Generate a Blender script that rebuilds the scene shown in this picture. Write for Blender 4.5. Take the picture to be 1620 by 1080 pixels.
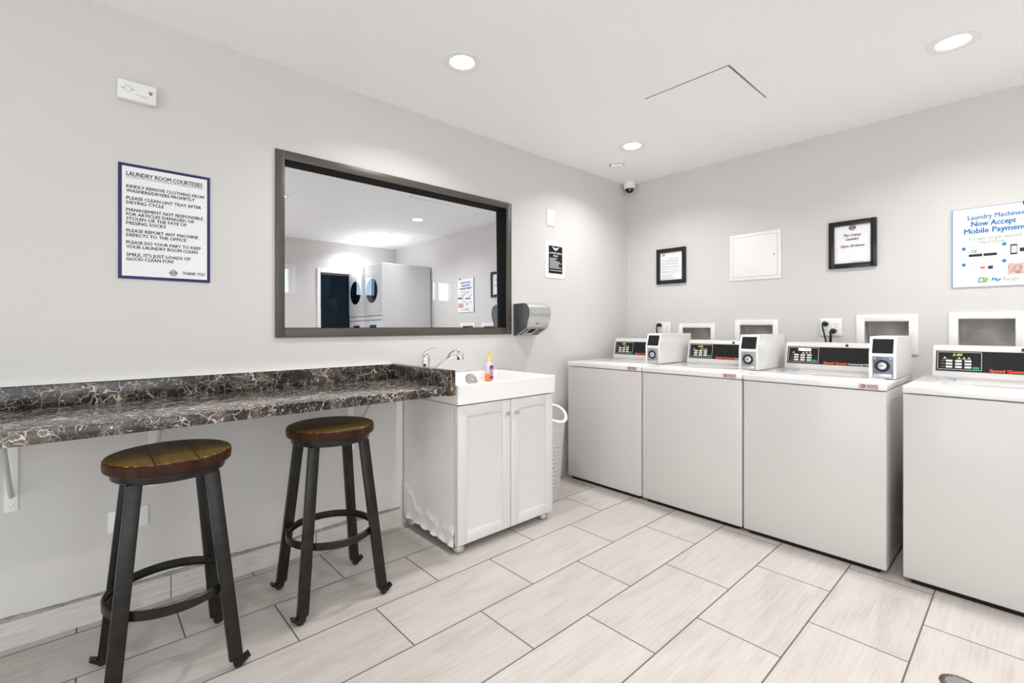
import bpy, bmesh, math, random
from mathutils import Vector, Matrix
C = bpy.context.scene.collection
PI = math.pi
random.seed(4)
for o in list(bpy.data.objects): bpy.data.objects.remove(o)

# ------------------------------------------------------------------ camera, world, exposure
TH = 0.8311
cd = bpy.data.cameras.new('camera'); cam = bpy.data.objects.new('camera', cd); C.objects.link(cam)
cam.location = (-3.698, -2.487, 1.163)
cam.rotation_euler = (PI/2, 0, TH - PI/2)
cd.sensor_width = 36; cd.lens = 747.5/1620*36; cd.shift_y = -(540-515.7)/1620
cd.clip_start = 0.02
bpy.context.scene.camera = cam
w = bpy.data.worlds.new('world'); bpy.context.scene.world = w; w.use_nodes = True
w.node_tree.nodes['Background'].inputs[0].default_value = (0.93, 0.97, 1.0, 1)
w.node_tree.nodes['Background'].inputs[1].default_value = 1.8
vs = bpy.context.scene.view_settings
vs.view_transform = 'Standard'; vs.look = 'None'; vs.gamma = 1; vs.use_curve_mapping = False
vs.exposure = 0.77
LAMP = 5.5            # watts of each downlight (soft-edged beam)
bpy.context.scene.cycles.max_bounces = 14
bpy.context.scene.cycles.diffuse_bounces = 8

H = 2.447            # ceiling height; corner of the two visible walls is the origin
XL, YB = -6.4, -4.22

# ------------------------------------------------------------------ materials
def mat(name, col, rough=0.5, metal=0.0, spec=0.5, emit=None, es=0, bump=0, bscale=200, trans=0, coat=0, var=0, vscale=3, ior=None):
    m = bpy.data.materials.new(name); m.use_nodes = True
    nt = m.node_tree; b = nt.nodes['Principled BSDF']
    b.inputs['Base Color'].default_value = (*col, 1); b.inputs['Roughness'].default_value = rough
    b.inputs['Metallic'].default_value = metal; b.inputs['Specular IOR Level'].default_value = spec
    b.inputs['Transmission Weight'].default_value = trans; b.inputs['Coat Weight'].default_value = coat
    if ior: b.inputs['IOR'].default_value = ior
    if emit: b.inputs['Emission Color'].default_value = (*emit, 1); b.inputs['Emission Strength'].default_value = es
    tc = nt.nodes.new('ShaderNodeTexCoord')
    n = nt.nodes.new('ShaderNodeTexNoise'); n.inputs['Scale'].default_value = vscale; n.inputs['Detail'].default_value = 4
    nt.links.new(tc.outputs['Object'], n.inputs['Vector'])
    r = nt.nodes.new('ShaderNodeValToRGB'); v = var
    r.color_ramp.elements[0].position = .3; r.color_ramp.elements[1].position = .7
    r.color_ramp.elements[0].color = (*[c*(1-v) for c in col], 1); r.color_ramp.elements[1].color = (*[min(1, c*(1+v)) for c in col], 1)
    nt.links.new(n.outputs['Fac'], r.inputs['Fac']); nt.links.new(r.outputs['Color'], b.inputs['Base Color'])
    if bump:
        n2 = nt.nodes.new('ShaderNodeTexNoise'); n2.inputs['Scale'].default_value = bscale; n2.inputs['Detail'].default_value = 3
        nt.links.new(tc.outputs['Object'], n2.inputs['Vector'])
        bp = nt.nodes.new('ShaderNodeBump'); bp.inputs['Strength'].default_value = bump; bp.inputs['Distance'].default_value = .002
        nt.links.new(n2.outputs['Fac'], bp.inputs['Height']); nt.links.new(bp.outputs['Normal'], b.inputs['Normal'])
    return m

M = {}
M['wall'] = mat('wall_paint', (.635, .615, .595), .55, bump=.25, bscale=160, var=.012, vscale=1.5)
M['wall_dim'] = mat('painted_dim_blue_light', (.26, .40, .52), .6, bump=.2)  # blue daylight and dimness of the far rooms put into the wall colour
M['ceil'] = mat('ceiling_paint', (.90, .90, .895), .6, bump=.2, bscale=120, var=.008)
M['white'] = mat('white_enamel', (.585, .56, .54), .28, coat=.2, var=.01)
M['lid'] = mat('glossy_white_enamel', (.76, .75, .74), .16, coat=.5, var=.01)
M['cab'] = mat('white_painted_wood', (.62, .61, .60), .33, var=.015, vscale=5)
M['plastic'] = mat('white_plastic', (.82, .81, .80), .35, var=.01)
M['pvc'] = mat('white_trim_plastic', (.84, .83, .81), .4, var=.01)
M['sheet'] = mat('warped_laminate', (.83, .785, .75), .4, var=.04, vscale=6)
M['tub'] = mat('white_acrylic_tub', (.87, .86, .85), .2, coat=.4, var=.01)
M['frame'] = mat('taupe_metal_frame', (.085, .073, .062), .38, metal=.15, var=.08, vscale=20, bump=.15)
M['gasket'] = mat('black_gasket', (.003, .003, .003), .7, spec=.15)
M['mirror'] = mat('reflective_pane', (.70, .73, .76), .004, metal=1)
M['black'] = mat('black_frame_lacquer', (.006, .006, .006), .25, var=.1)
M['fascia'] = mat('black_fascia', (.009, .009, .009), .4, spec=.25, var=.1)
M['darkgap'] = mat('dark_gap', (.004, .004, .004), .9)
M['paper'] = mat('white_paper', (.84, .82, .83), .6)
M['ink'] = mat('black_ink', (.012, .012, .02), .6)
M['navy'] = mat('navy_border', (.015, .018, .11), .5)
M['steel'] = mat('brushed_steel', (.60, .60, .60), .34, metal=.85, var=.05, vscale=40)
M['steel_dark'] = mat('dark_steel_side', (.10, .105, .11), .4, metal=.6, var=.05)
M['chrome'] = mat('chrome', (.72, .73, .74), .07, metal=1)
M['key'] = mat('key_grey', (.62, .62, .60), .4)
M['green'] = mat('green_key', (.0, .28, .15), .4)
M['orange'] = mat('orange_lettering', (.75, .09, .025), .4)
M['led'] = mat('yellow_green_led', (.3, .4, .02), .4, emit=(.62, .85, .05), es=.5)
M['glare'] = mat('painted_display_glare', (.8, .8, .7), .3, emit=(1, .98, .8), es=.6)  # white glare on a display, put in as emission
M['gunmetal'] = mat('gunmetal_steel', (.017, .015, .013), .3, metal=.35, spec=.35, var=.3, vscale=30)
M['rubber'] = mat('black_rubber', (.006, .006, .006), .5)
M['bluesteel'] = mat('blue_grey_plate', (.16, .19, .26), .3, metal=.5)
M['poster_blue'] = mat('poster_blue', (.015, .20, .46), .5)
M['poster_green'] = mat('poster_green', (.33, .50, .10), .5)
M['poster_grey'] = mat('poster_grey_green', (.45, .47, .33), .5)
M['grey_text'] = mat('grey_ink', (.25, .25, .25), .6)
M['skin_photo'] = mat('printed_photo', (.50, .33, .28), .5, var=.7, vscale=60)
M['red'] = mat('red_print', (.40, .03, .03), .5)
M['brace'] = mat('grey_brace', (.55, .54, .53), .4, metal=.3)
M['soap'] = mat('orange_soap', (.90, .26, .03), .15, spec=.5)
M['clearplastic'] = mat('clear_bottle_plastic', (.86, .82, .86), .12, trans=.35)
M['purple'] = mat('purple_label', (.28, .10, .48), .4)
M['pink'] = mat('pink_label', (.80, .45, .68), .4)
M['cream'] = mat('yellow_pump', (.86, .60, .16), .35)
M['foot'] = mat('pewter_foot', (.42, .41, .37), .35, metal=.5)
M['stain'] = mat('grey_recess_lining', (.42, .40, .38), .6, var=.3, vscale=9)
M['dryerwhite'] = mat('dryer_enamel', (.66, .66, .67), .3, var=.01)
M['darkglass'] = mat('dark_door_glass', (.004, .005, .006), .06)
M['bluecab'] = mat('blue_lit_cabinet', (.14, .30, .42), .4)  # blue daylight put into the upper cabinet colour
M['darkcab'] = mat('black_lower_cabinet', (.006, .007, .009), .4)
M['drain'] = mat('bronze_drain', (.12, .09, .065), .35, metal=.7, var=.3, vscale=60)
M['zinc'] = mat('grey_zinc_plate', (.34, .34, .33), .42, metal=.5)
M['sticker'] = mat('sticker_silver', (.52, .46, .46), .4)
M['edgewood'] = mat('chipped_substrate', (.33, .20, .075), .6, var=.5, vscale=60)

def pane_material():
    m = bpy.data.materials.new('half_reflecting_glass'); m.use_nodes = True; nt = m.node_tree
    for n in list(nt.nodes): nt.nodes.remove(n)
    o = nt.nodes.new('ShaderNodeOutputMaterial'); mx = nt.nodes.new('ShaderNodeMixShader'); mx.inputs[0].default_value = .78
    tr = nt.nodes.new('ShaderNodeBsdfTransparent'); tr.inputs[0].default_value = (.62, .86, 1, 1)
    gl = nt.nodes.new('ShaderNodeBsdfGlossy'); gl.inputs['Color'].default_value = (.96, .97, 1, 1); gl.inputs['Roughness'].default_value = .003
    nt.links.new(tr.outputs[0], mx.inputs[1]); nt.links.new(gl.outputs[0], mx.inputs[2]); nt.links.new(mx.outputs[0], o.inputs[0])
    return m
M['mirror'] = pane_material()
def mk(nt, t, **k):
    n = nt.nodes.new(t)
    for a, b in k.items(): setattr(n, a, b)
    return n
def mth(nt, op, a, b=None, c=None):
    n = mk(nt, 'ShaderNodeMath', operation=op)
    for i, v in enumerate((a, b, c)):
        if v is None: continue
        if isinstance(v, (int, float)): n.inputs[i].default_value = v
        else: nt.links.new(v, n.inputs[i])
    return n.outputs[0]
def ramp(nt, fac, els):
    r = mk(nt, 'ShaderNodeValToRGB'); cr = r.color_ramp
    while len(cr.elements) < len(els): cr.elements.new(.5)
    for e, (p, c) in zip(cr.elements, els): e.position = p; e.color = (*c, 1)
    nt.links.new(fac, r.inputs[0]); return r.outputs[0]
def mixc(nt, f, a, b, bt='MIX'):
    n = mk(nt, 'ShaderNodeMix', data_type='RGBA', blend_type=bt)
    if isinstance(f, (int, float)): n.inputs[0].default_value = f
    else: nt.links.new(f, n.inputs[0])
    for i, v in ((6, a), (7, b)):
        if isinstance(v, tuple): n.inputs[i].default_value = (*v, 1)
        else: nt.links.new(v, n.inputs[i])
    return n.outputs[2]
def noise(nt, vec, sc, det=4, rough=.5, scale_vec=None, dist=0):
    if scale_vec:
        mp = mk(nt, 'ShaderNodeMapping'); mp.inputs['Scale'].default_value = scale_vec
        nt.links.new(vec, mp.inputs[0]); vec = mp.outputs[0]
    n = mk(nt, 'ShaderNodeTexNoise'); n.inputs['Scale'].default_value = sc; n.inputs['Detail'].default_value = det
    n.inputs['Roughness'].default_value = rough; n.inputs['Distortion'].default_value = dist
    nt.links.new(vec, n.inputs['Vector']); return n.outputs['Fac']

def floor_material():
    m = bpy.data.materials.new('plank_look_floor_tile'); m.use_nodes = True; nt = m.node_tree
    b = nt.nodes['Principled BSDF']
    tc = mk(nt, 'ShaderNodeTexCoord'); g = tc.outputs['Object']
    sp = mk(nt, 'ShaderNodeSeparateXYZ'); nt.links.new(g, sp.inputs[0])
    T, S = .3075, .6094
    v = mth(nt, 'DIVIDE', mth(nt, 'SUBTRACT', -.6682, sp.outputs[1]), T)
    row = mth(nt, 'FLOOR', v)
    par = mth(nt, 'FLOORED_MODULO', row, 2.0)
    u = mth(nt, 'DIVIDE', mth(nt, 'ADD', mth(nt, 'SUBTRACT', sp.outputs[0], -2.1905), mth(nt, 'MULTIPLY', par, .3008)), S)
    col = mth(nt, 'FLOOR', u)
    fv = mth(nt, 'SUBTRACT', v, row); fu = mth(nt, 'SUBTRACT', u, col)
    dv = mth(nt, 'MULTIPLY', mth(nt, 'MINIMUM', fv, mth(nt, 'SUBTRACT', 1.0, fv)), T)
    du = mth(nt, 'MULTIPLY', mth(nt, 'MINIMUM', fu, mth(nt, 'SUBTRACT', 1.0, fu)), S)
    d = mth(nt, 'MINIMUM', dv, du)
    grout = mth(nt, 'LESS_THAN', d, .0028)
    cb = mk(nt, 'ShaderNodeCombineXYZ'); nt.links.new(col, cb.inputs[0]); nt.links.new(row, cb.inputs[1])
    wn = mk(nt, 'ShaderNodeTexWhiteNoise', noise_dimensions='2D'); nt.links.new(cb.outputs[0], wn.inputs['Vector'])
    off = mk(nt, 'ShaderNodeVectorMath', operation='MULTIPLY_ADD')
    nt.links.new(wn.outputs['Color'], off.inputs[0]); off.inputs[1].default_value = (7, 7, 7); nt.links.new(g, off.inputs[2])
    n1 = noise(nt, off.outputs[0], 1, 5, .62, (5, 90, 1))
    n2 = noise(nt, off.outputs[0], 1, 3, .5, (2.2, 9, 1), 1.2)
    s = mth(nt, 'ADD', mth(nt, 'MULTIPLY', n1, .55), mth(nt, 'MULTIPLY', n2, .45))
    s = mth(nt, 'ADD', s, mth(nt, 'MULTIPLY', mth(nt, 'SUBTRACT', wn.outputs['Value'], .5), .07))
    c = ramp(nt, s, [(.32, (.40, .355, .318)), (.5, (.478, .44, .405)), (.68, (.53, .50, .467))])
    nt.links.new(mixc(nt, grout, c, (.115, .098, .085)), b.inputs['Base Color'])
    nt.links.new(mth(nt, 'ADD', mth(nt, 'MULTIPLY', grout, .45), mth(nt, 'MULTIPLY_ADD', n1, .12, .30)), b.inputs['Roughness'])
    bp = mk(nt, 'ShaderNodeBump'); bp.inputs['Strength'].default_value = .35; bp.inputs['Distance'].default_value = .0012
    hh = mth(nt, 'ADD', mth(nt, 'MULTIPLY', mth(nt, 'SUBTRACT', 1.0, grout), 1.0), mth(nt, 'MULTIPLY', n1, .12))
    nt.links.new(hh, bp.inputs['Height']); nt.links.new(bp.outputs[0], b.inputs['Normal'])
    return m
M['floor'] = floor_material()

def tile_plain():
    m = bpy.data.materials.new('plank_look_base_tile'); m.use_nodes = True; nt = m.node_tree
    b = nt.nodes['Principled BSDF']; tc = mk(nt, 'ShaderNodeTexCoord'); g = tc.outputs['Object']
    n1 = noise(nt, g, 1, 5, .62, (5, 1, 90)); c = ramp(nt, n1, [(.3, (.50, .465, .43)), (.7, (.66, .63, .595))])
    sp = mk(nt, 'ShaderNodeSeparateXYZ'); nt.links.new(g, sp.inputs[0])
    u = mth(nt, 'DIVIDE', mth(nt, 'ADD', sp.outputs[0], 3.413), .6094)
    fu = mth(nt, 'SUBTRACT', u, mth(nt, 'FLOOR', u))
    gr = mth(nt, 'LESS_THAN', mth(nt, 'MINIMUM', fu, mth(nt, 'SUBTRACT', 1.0, fu)), .0035)
    nt.links.new(mixc(nt, gr, c, (.16, .14, .125)), b.inputs['Base Color']); b.inputs['Roughness'].default_value = .4
    return m
M['basetile'] = tile_plain()
M['grout'] = mat('grey_caulk', (.30, .29, .275), .8, var=.25, vscale=40, bump=.6, bscale=90)

def granite(name='dark_brown_marble_laminate', lo=.42, blotch=.655):
    m = bpy.data.materials.new(name); m.use_nodes = True; nt = m.node_tree
    b = nt.nodes['Principled BSDF']; tc = mk(nt, 'ShaderNodeTexCoord'); g = tc.outputs['Object']
    base = noise(nt, g, 9, 6, .65, None, .8)
    c = ramp(nt, base, [(.38, (.008, .006, .005)), (.52, (.030, .022, .017)), (.66, (.13, .10, .080))])
    # fine pale veins from distorted cell borders
    nd = mk(nt, 'ShaderNodeTexNoise'); nd.inputs['Scale'].default_value = 14; nd.inputs['Detail'].default_value = 5
    nt.links.new(g, nd.inputs['Vector'])
    va = mk(nt, 'ShaderNodeVectorMath', operation='MULTIPLY_ADD'); nt.links.new(nd.outputs['Color'], va.inputs[0])
    va.inputs[1].default_value = (.10, .10, .10); nt.links.new(g, va.inputs[2])
    for sc, wd, st in ((15, .011, .8), (40, .018, .6)):
        vo = mk(nt, 'ShaderNodeTexVoronoi', feature='DISTANCE_TO_EDGE'); vo.inputs['Scale'].default_value = sc
        nt.links.new(va.outputs[0], vo.inputs['Vector'])
        gate = noise(nt, g, 5 + sc*.3, 4, .6)
        wv = mth(nt, 'MULTIPLY', mth(nt, 'MAXIMUM', mth(nt, 'SUBTRACT', gate, lo), 0.0), wd*9)
        vein = mth(nt, 'LESS_THAN', vo.outputs['Distance'], wv)
        c = mixc(nt, mth(nt, 'MULTIPLY', vein, st), c, (.60, .545, .49))
    fl = noise(nt, va.outputs[0], 42, 4, .65)
    blot = mth(nt, 'GREATER_THAN', fl, blotch)
    c = mixc(nt, mth(nt, 'MULTIPLY', blot, .85), c, (.66, .59, .52))
    nt.links.new(c, b.inputs['Base Color']); b.inputs['Roughness'].default_value = .2
    b.inputs['Specular IOR Level'].default_value = .5
    rn = noise(nt, g, 1, 3, .5, (14, 90, 14))
    nt.links.new(mth(nt, 'MULTIPLY_ADD', rn, .22, .08), b.inputs['Roughness'])
    return m
M['granite'] = granite(); M['granite_sheen'] = granite('marble_laminate_painted_sheen', .33, .60)  # second copy: grazing wall reflections painted in as extra pale veins

def seatwood(name, rim=False):
    m = bpy.data.materials.new(name); m.use_nodes = True; nt = m.node_tree
    b = nt.nodes['Principled BSDF']; tc = mk(nt, 'ShaderNodeTexCoord'); g = tc.outputs['Object']
    n1 = noise(nt, g, 1, 6, .65, (6, 60, 6), .6)
    if rim:
        c = ramp(nt, n1, [(.3, (.020, .007, .004)), (.7, (.055, .020, .010))])
        sp = mk(nt, 'ShaderNodeSeparateXYZ'); nt.links.new(g, sp.inputs[0])
        ed = noise(nt, g, 60, 3, .6)
        up = mth(nt, 'GREATER_THAN', mth(nt, 'ADD', sp.outputs[2], mth(nt, 'MULTIPLY', ed, .010)), .7385)
        c = mixc(nt, up, c, (.55, .27, .05))
    else:
        c = ramp(nt, n1, [(.25, (.070, .040, .013)), (.5, (.120, .074, .023)), (.78, (.165, .106, .034))])
        sp = mk(nt, 'ShaderNodeSeparateXYZ'); nt.links.new(g, sp.inputs[0])
        wob = mth(nt, 'MULTIPLY_ADD', noise(nt, g, 40, 3), .008, -.004)
        y = mth(nt, 'ADD', sp.outputs[1], wob)
        for yy in (-.058, .058):
            l = mth(nt, 'LESS_THAN', mth(nt, 'ABSOLUTE', mth(nt, 'SUBTRACT', y, yy)), .0021)
            c = mixc(nt, mth(nt, 'MULTIPLY', l, .92), c, (.010, .006, .003))
    nt.links.new(c, b.inputs['Base Color']); b.inputs['Roughness'].default_value = .42 if not rim else .4
    b.inputs['Specular IOR Level'].default_value = .14
    return m
M['seat'] = seatwood('stained_seat_wood'); M['seatrim'] = seatwood('seat_edge_wood', True)

# ------------------------------------------------------------------ mesh helpers
def nb(): return bmesh.new()
def box(bm, x0, x1, y0, y1, z0, z1, bev=0, seg=2):
    t = bmesh.new()
    v = [t.verts.new((x, y, z)) for x in (x0, x1) for y in (y0, y1) for z in (z0, z1)]
    for f in ((0, 1, 3, 2), (4, 6, 7, 5), (0, 4, 5, 1), (2, 3, 7, 6), (0, 2, 6, 4), (1, 5, 7, 3)):
        t.faces.new([v[i] for i in f])
    if bev: bmesh.ops.bevel(t, geom=list(t.edges), offset=bev, segments=seg, profile=.5, affect='EDGES')
    join(bm, t); return bm
def join(bm, t, mtx=None):
    if mtx is not None: bmesh.ops.transform(t, matrix=mtx, verts=t.verts)
    me = bpy.data.meshes.new('tmp'); t.to_mesh(me); t.free(); bm.from_mesh(me); bpy.data.meshes.remove(me)
def prism(bm, pts, axis, a, b, bev=0, mtx=None):
    """extrude closed 2D outline along axis; pts in the two other axes (order x,y,z minus axis)"""
    t = bmesh.new()
    def P(p, s):
        c = [p[0], p[1]]; c.insert(axis, s); return c
    A = [t.verts.new(P(p, a)) for p in pts]; B = [t.verts.new(P(p, b)) for p in pts]
    n = len(pts)
    t.faces.new(A); t.faces.new(B[::-1])
    for i in range(n): t.faces.new((A[i], B[i], B[(i+1) % n], A[(i+1) % n]))
    bmesh.ops.recalc_face_normals(t, faces=t.faces)
    if bev: bmesh.ops.bevel(t, geom=list(t.edges), offset=bev, segments=2, profile=.5, affect='EDGES')
    join(bm, t, mtx); return bm
def lathe(bm, prof, c=(0, 0, 0), n=48, axis=2, close=False, mtx=None):
    """prof: (r,h) list; revolve about axis through c"""
    t = bmesh.new(); rings = []
    for r, h in prof:
        if r < 1e-6: rings.append([t.verts.new((0, 0, h))])
        else: rings.append([t.verts.new((r*math.cos(2*PI*i/n), r*math.sin(2*PI*i/n), h)) for i in range(n)])
    seq = list(zip(rings[:-1], rings[1:])) + ([(rings[-1], rings[0])] if close else [])
    for A, B in seq:
        for i in range(n):
            j = (i+1) % n
            if len(A) == 1 and len(B) == 1: continue
            if len(A) == 1: t.faces.new((A[0], B[j], B[i]))
            elif len(B) == 1: t.faces.new((A[i], A[j], B[0]))
            else: t.faces.new((A[i], A[j], B[j], B[i]))
    bmesh.ops.recalc_face_normals(t, faces=t.faces)
    R = Matrix.Identity(4)
    if axis == 0: R = Matrix.Rotation(PI/2, 4, 'Y')
    if axis == 1: R = Matrix.Rotation(PI/2, 4, 'X')
    MM = Matrix.Translation(c) @ R
    if mtx is not None: MM = mtx @ MM
    join(bm, t, MM); return bm
def tube(bm, pts, r, n=10, cap=True, flat=None):
    """sweep circle (or ellipse/rect section) along points; r number or list"""
    t = bmesh.new(); P = [Vector(p) for p in pts]; rings = []
    up = Vector((0, 0, 1))
    for i, p in enumerate(P):
        d = (P[min(i+1, len(P)-1)] - P[max(i-1, 0)]).normalized()
        a = d.cross(up)
        if a.length < 1e-3: a = d.cross(Vector((0, 1, 0)))
        a.normalize(); b = a.cross(d).normalized()
        ri = r[i] if isinstance(r, (list, tuple)) else r
        rings.append([t.verts.new(p + a*ri*math.cos(2*PI*k/n) + b*ri*math.sin(2*PI*k/n)) for k in range(n)])
    for A, B in zip(rings[:-1], rings[1:]):
        for k in range(n): t.faces.new((A[k], A[(k+1) % n], B[(k+1) % n], B[k]))
    if cap: t.faces.new(rings[0][::-1]); t.faces.new(rings[-1])
    bmesh.ops.recalc_face_normals(t, faces=t.faces)
    join(bm, t); return bm
def smoothpath(pts, k=6):
    P = [Vector(p) for p in pts]; out = []
    for i in range(len(P)-1):
        p0 = P[max(i-1, 0)]; p1 = P[i]; p2 = P[i+1]; p3 = P[min(i+2, len(P)-1)]
        for j in range(k):
            s = j/k
            out.append(.5*((2*p1) + (p2-p0)*s + (2*p0-5*p1+4*p2-p3)*s*s + (3*p1-p0-3*p2+p3)*s**3))
    out.append(P[-1]); return out

ROOT = {}
def rootof(p):
    while p.parent: p = p.parent
    return p
def obj(name, bm, m, parent=None, label=None, smooth=True, local=False):
    if parent is not None and not local:
        L = rootof(parent).location
        if L.length: bmesh.ops.translate(bm, verts=bm.verts, vec=-L)
    me = bpy.data.meshes.new(name); bm.to_mesh(me); bm.free()
    o = bpy.data.objects.new(name, me); C.objects.link(o)
    ms = m if isinstance(m, (list, tuple)) else [m]
    for x in ms: me.materials.append(M[x] if isinstance(x, str) else x)
    if smooth:
        for p in me.polygons: p.use_smooth = True
        try: me.set_sharp_from_angle(angle=math.radians(35))
        except Exception: pass
    if parent is not None: o.parent = parent
    if label: o['label'] = label
    return o
def thing(name, label, cat, loc=(0, 0, 0), group=None):
    o = bpy.data.objects.new(name, None); C.objects.link(o); o.location = loc; o.empty_display_size = .1
    o['label'] = label; o['category'] = cat
    if group: o['group'] = group
    return o
def tag(o, label, cat, group=None, kind=None):
    o['label'] = label; o['category'] = cat
    if group: o['group'] = group
    if kind: o['kind'] = kind
    return o
def struct(name, bm, m, label=None, parent=None, smooth=False):
    o = obj(name, bm, m, parent, smooth=smooth)
    if parent is None: o['kind'] = 'structure'
    if label: o['label'] = label
    return o
def copy_tree(o, parent=None, names=None):
    c = o.copy(); C.objects.link(c); c.parent = parent
    for ch in list(o.children): copy_tree(ch, c)
    return c

# text: a = wall A (faces -y), b = wall B (faces -x)
BASIS = {'a': Matrix(((1, 0, 0), (0, 0, -1), (0, 1, 0))).to_4x4(),
         'b': Matrix(((0, 0, -1), (-1, 0, 0), (0, 1, 0))).to_4x4(),
         'd': Matrix(((1, 0, 0), (0, 1, 0), (0, 0, 1))).to_4x4()}
def text_bm(s, size, width=None, bold=0, shear=0, align='LEFT'):
    cu = bpy.data.curves.new('t', 'FONT'); cu.body = s; cu.size = size; cu.shear = shear
    cu.extrude = .0002; cu.resolution_u = 2
    to = bpy.data.objects.new('t', cu); C.objects.link(to)
    dg = bpy.context.evaluated_depsgraph_get(); dg.update()
    me = bpy.data.meshes.new_from_object(to.evaluated_get(dg))
    bpy.data.objects.remove(to); bpy.data.curves.remove(cu)
    t = bmesh.new(); t.from_mesh(me); bpy.data.meshes.remove(me)
    xs = [v.co.x for v in t.verts] or [0, 1]
    x0, x1 = min(xs), max(xs); sc = (width/(x1-x0)) if width else 1
    ax = {'LEFT': x0, 'CENTER': (x0+x1)/2, 'RIGHT': x1}[align]
    for v in t.verts: v.co.x = (v.co.x-ax)*sc
    if bold:                      # heavier strokes: the same outline repeated a hair apart
        m2 = bpy.data.meshes.new('b'); t.to_mesh(m2); t.free(); t = bmesh.new()
        for dx, dy in ((-bold, 0), (bold, 0), (0, bold*.7), (0, -bold*.7)):
            a = bmesh.new(); a.from_mesh(m2); join(t, a, Matrix.Translation((dx, dy, dx*.01)))
        bpy.data.meshes.remove(m2)
    return t
def letter(bm, s, size, loc, basis='a', **k):
    t = text_bm(s, size, **k)
    join(bm, t, Matrix.Translation(loc) @ (BASIS[basis] if isinstance(basis, str) else basis))
    return bm

# ------------------------------------------------------------------ the room
def wall_grid(bm, axis, pos, thick, a0, a1, z0, z1, holes):
    """slab with rectangular holes; front plane at pos on axis (0:x,1:y), thickness grows by thick (signed)"""
    As = sorted({a0, a1, *[h[0] for h in holes], *[h[1] for h in holes]})
    Zs = sorted({z0, z1, *[h[2] for h in holes], *[h[3] for h in holes]})
    solid = {}
    for i in range(len(As)-1):
        for j in range(len(Zs)-1):
            ca, cz = (As[i]+As[i+1])/2, (Zs[j]+Zs[j+1])/2
            solid[i, j] = not any(h[0] < ca < h[1] and h[2] < cz < h[3] for h in holes)
    def P(a, z, t): return (pos+t, a, z) if axis == 0 else (a, pos+t, z)
    cache = {}
    def V(a, z, t):
        k = (a, z, t)
        if k not in cache: cache[k] = bm.verts.new(P(*k))
        return cache[k]
    for (i, j), s in solid.items():
        if not s: continue
        A, B, Z0, Z1 = As[i], As[i+1], Zs[j], Zs[j+1]
        for t in (0, thick): bm.faces.new((V(A, Z0, t), V(B, Z0, t), V(B, Z1, t), V(A, Z1, t)))
        for di, dj, e in ((-1, 0, ((A, Z0), (A, Z1))), (1, 0, ((B, Z0), (B, Z1))), (0, -1, ((A, Z0), (B, Z0))), (0, 1, ((A, Z1), (B, Z1)))):
            if not solid.get((i+di, j+dj), False):
                (p, q), (r, s2) = e
                bm.faces.new((V(p, q, 0), V(r, s2, 0), V(r, s2, thick), V(p, q, thick)))
    bmesh.ops.recalc_face_normals(bm, faces=bm.faces)
    return bm

struct('floor', box(nb(), XL-.3, .3, YB-2.4, .3, -.1, 0), 'floor')
LIGHTS = [(-2.325, -.622), (-.79, -.574), (-.78, -2.253), (-2.30, -2.25), (-.70, -3.21), (-.77, -3.90), (-2.30, -3.85), (-3.95, -2.25), (-3.95, -3.85)]
PNL = (-1.345, -.850, -1.492, -1.015)     # ceiling access panel
LR = .066
cb_ = nb(); t = bmesh.new()
# ceiling as a slab of grid cells with square cut-outs for the cans and the access hatch
hol = [(x-LR, x+LR, y-LR, y+LR) for x, y in LIGHTS] + [PNL]
def ceil_grid():
    bm = nb(); X0, X1, Y0, Y1 = XL-.12, .12, YB-.12, .12
    As = sorted({X0, X1, *[h[0] for h in hol], *[h[1] for h in hol]}); Ys = sorted({Y0, Y1, *[h[2] for h in hol], *[h[3] for h in hol]})
    cache = {}
    def V(x, y, z):
        k = (x, y, z)
        if k not in cache: cache[k] = bm.verts.new(k)
        return cache[k]
    sol = {(i, j): not any(h[0] < (As[i]+As[i+1])/2 < h[1] and h[2] < (Ys[j]+Ys[j+1])/2 < h[3] for h in hol) for i in range(len(As)-1) for j in range(len(Ys)-1)}
    for (i, j), s in sol.items():
        if not s: continue
        a, b, c, d = As[i], As[i+1], Ys[j], Ys[j+1]
        for z in (H, H+.02): bm.faces.new((V(a, c, z), V(b, c, z), V(b, d, z), V(a, d, z)))
        for di, dj, e in ((-1, 0, ((a, c), (a, d))), (1, 0, ((b, c), (b, d))), (0, -1, ((a, c), (b, c))), (0, 1, ((a, d), (b, d)))):
            if not sol.get((i+di, j+dj), False):
                (p, q), (r, s2) = e; bm.faces.new((V(p, q, H), V(r, s2, H), V(r, s2, H+.02), V(p, q, H+.02)))
    bmesh.ops.recalc_face_normals(bm, faces=bm.faces)
    box(bm, X0, X1, Y0, Y1, H+.16, H+.2)
    return bm
struct('ceiling', ceil_grid(), 'ceil')

WIN = (-2.957, -1.485, 1.150, 1.990)     # interior pane opening in wall A
struct('wall_left', wall_grid(nb(), 1, 0, .12, XL-.12, 0.12, 0, H, [WIN]), 'wall')
REC = [(-.780, -.543, 1.005, 1.150), (-1.235, -1.005, 1.01, 1.172), (-1.995, -1.776, 1.02, 1.193), (-2.436, -2.212, 1.02, 1.204)]
for i, r in enumerate(REC): REC[i] = (min(r[:2]), max(r[:2]), r[2], r[3])
struct('wall_right', wall_grid(nb(), 0, 0, .30, YB-.12, 0.0, 0, H, REC), 'wall')
W5 = (-5.9, -2.3, .12, 2.15); DOOR = (-1.185, -.45, 0, 2.0)  # W5 is an unseen opening added for fill daylight
struct('wall_back', wall_grid(nb(), 1, YB, -.25, XL-.12, 0, 0, H, [DOOR, W5]), 'wall')
W3 = (-3.6, -.6, .12, 2.15)  # unseen side opening, added to let fill daylight in
struct('wall_side', wall_grid(nb(), 0, XL, -.12, YB, 0, 0, H, [W3]), 'wall')

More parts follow.
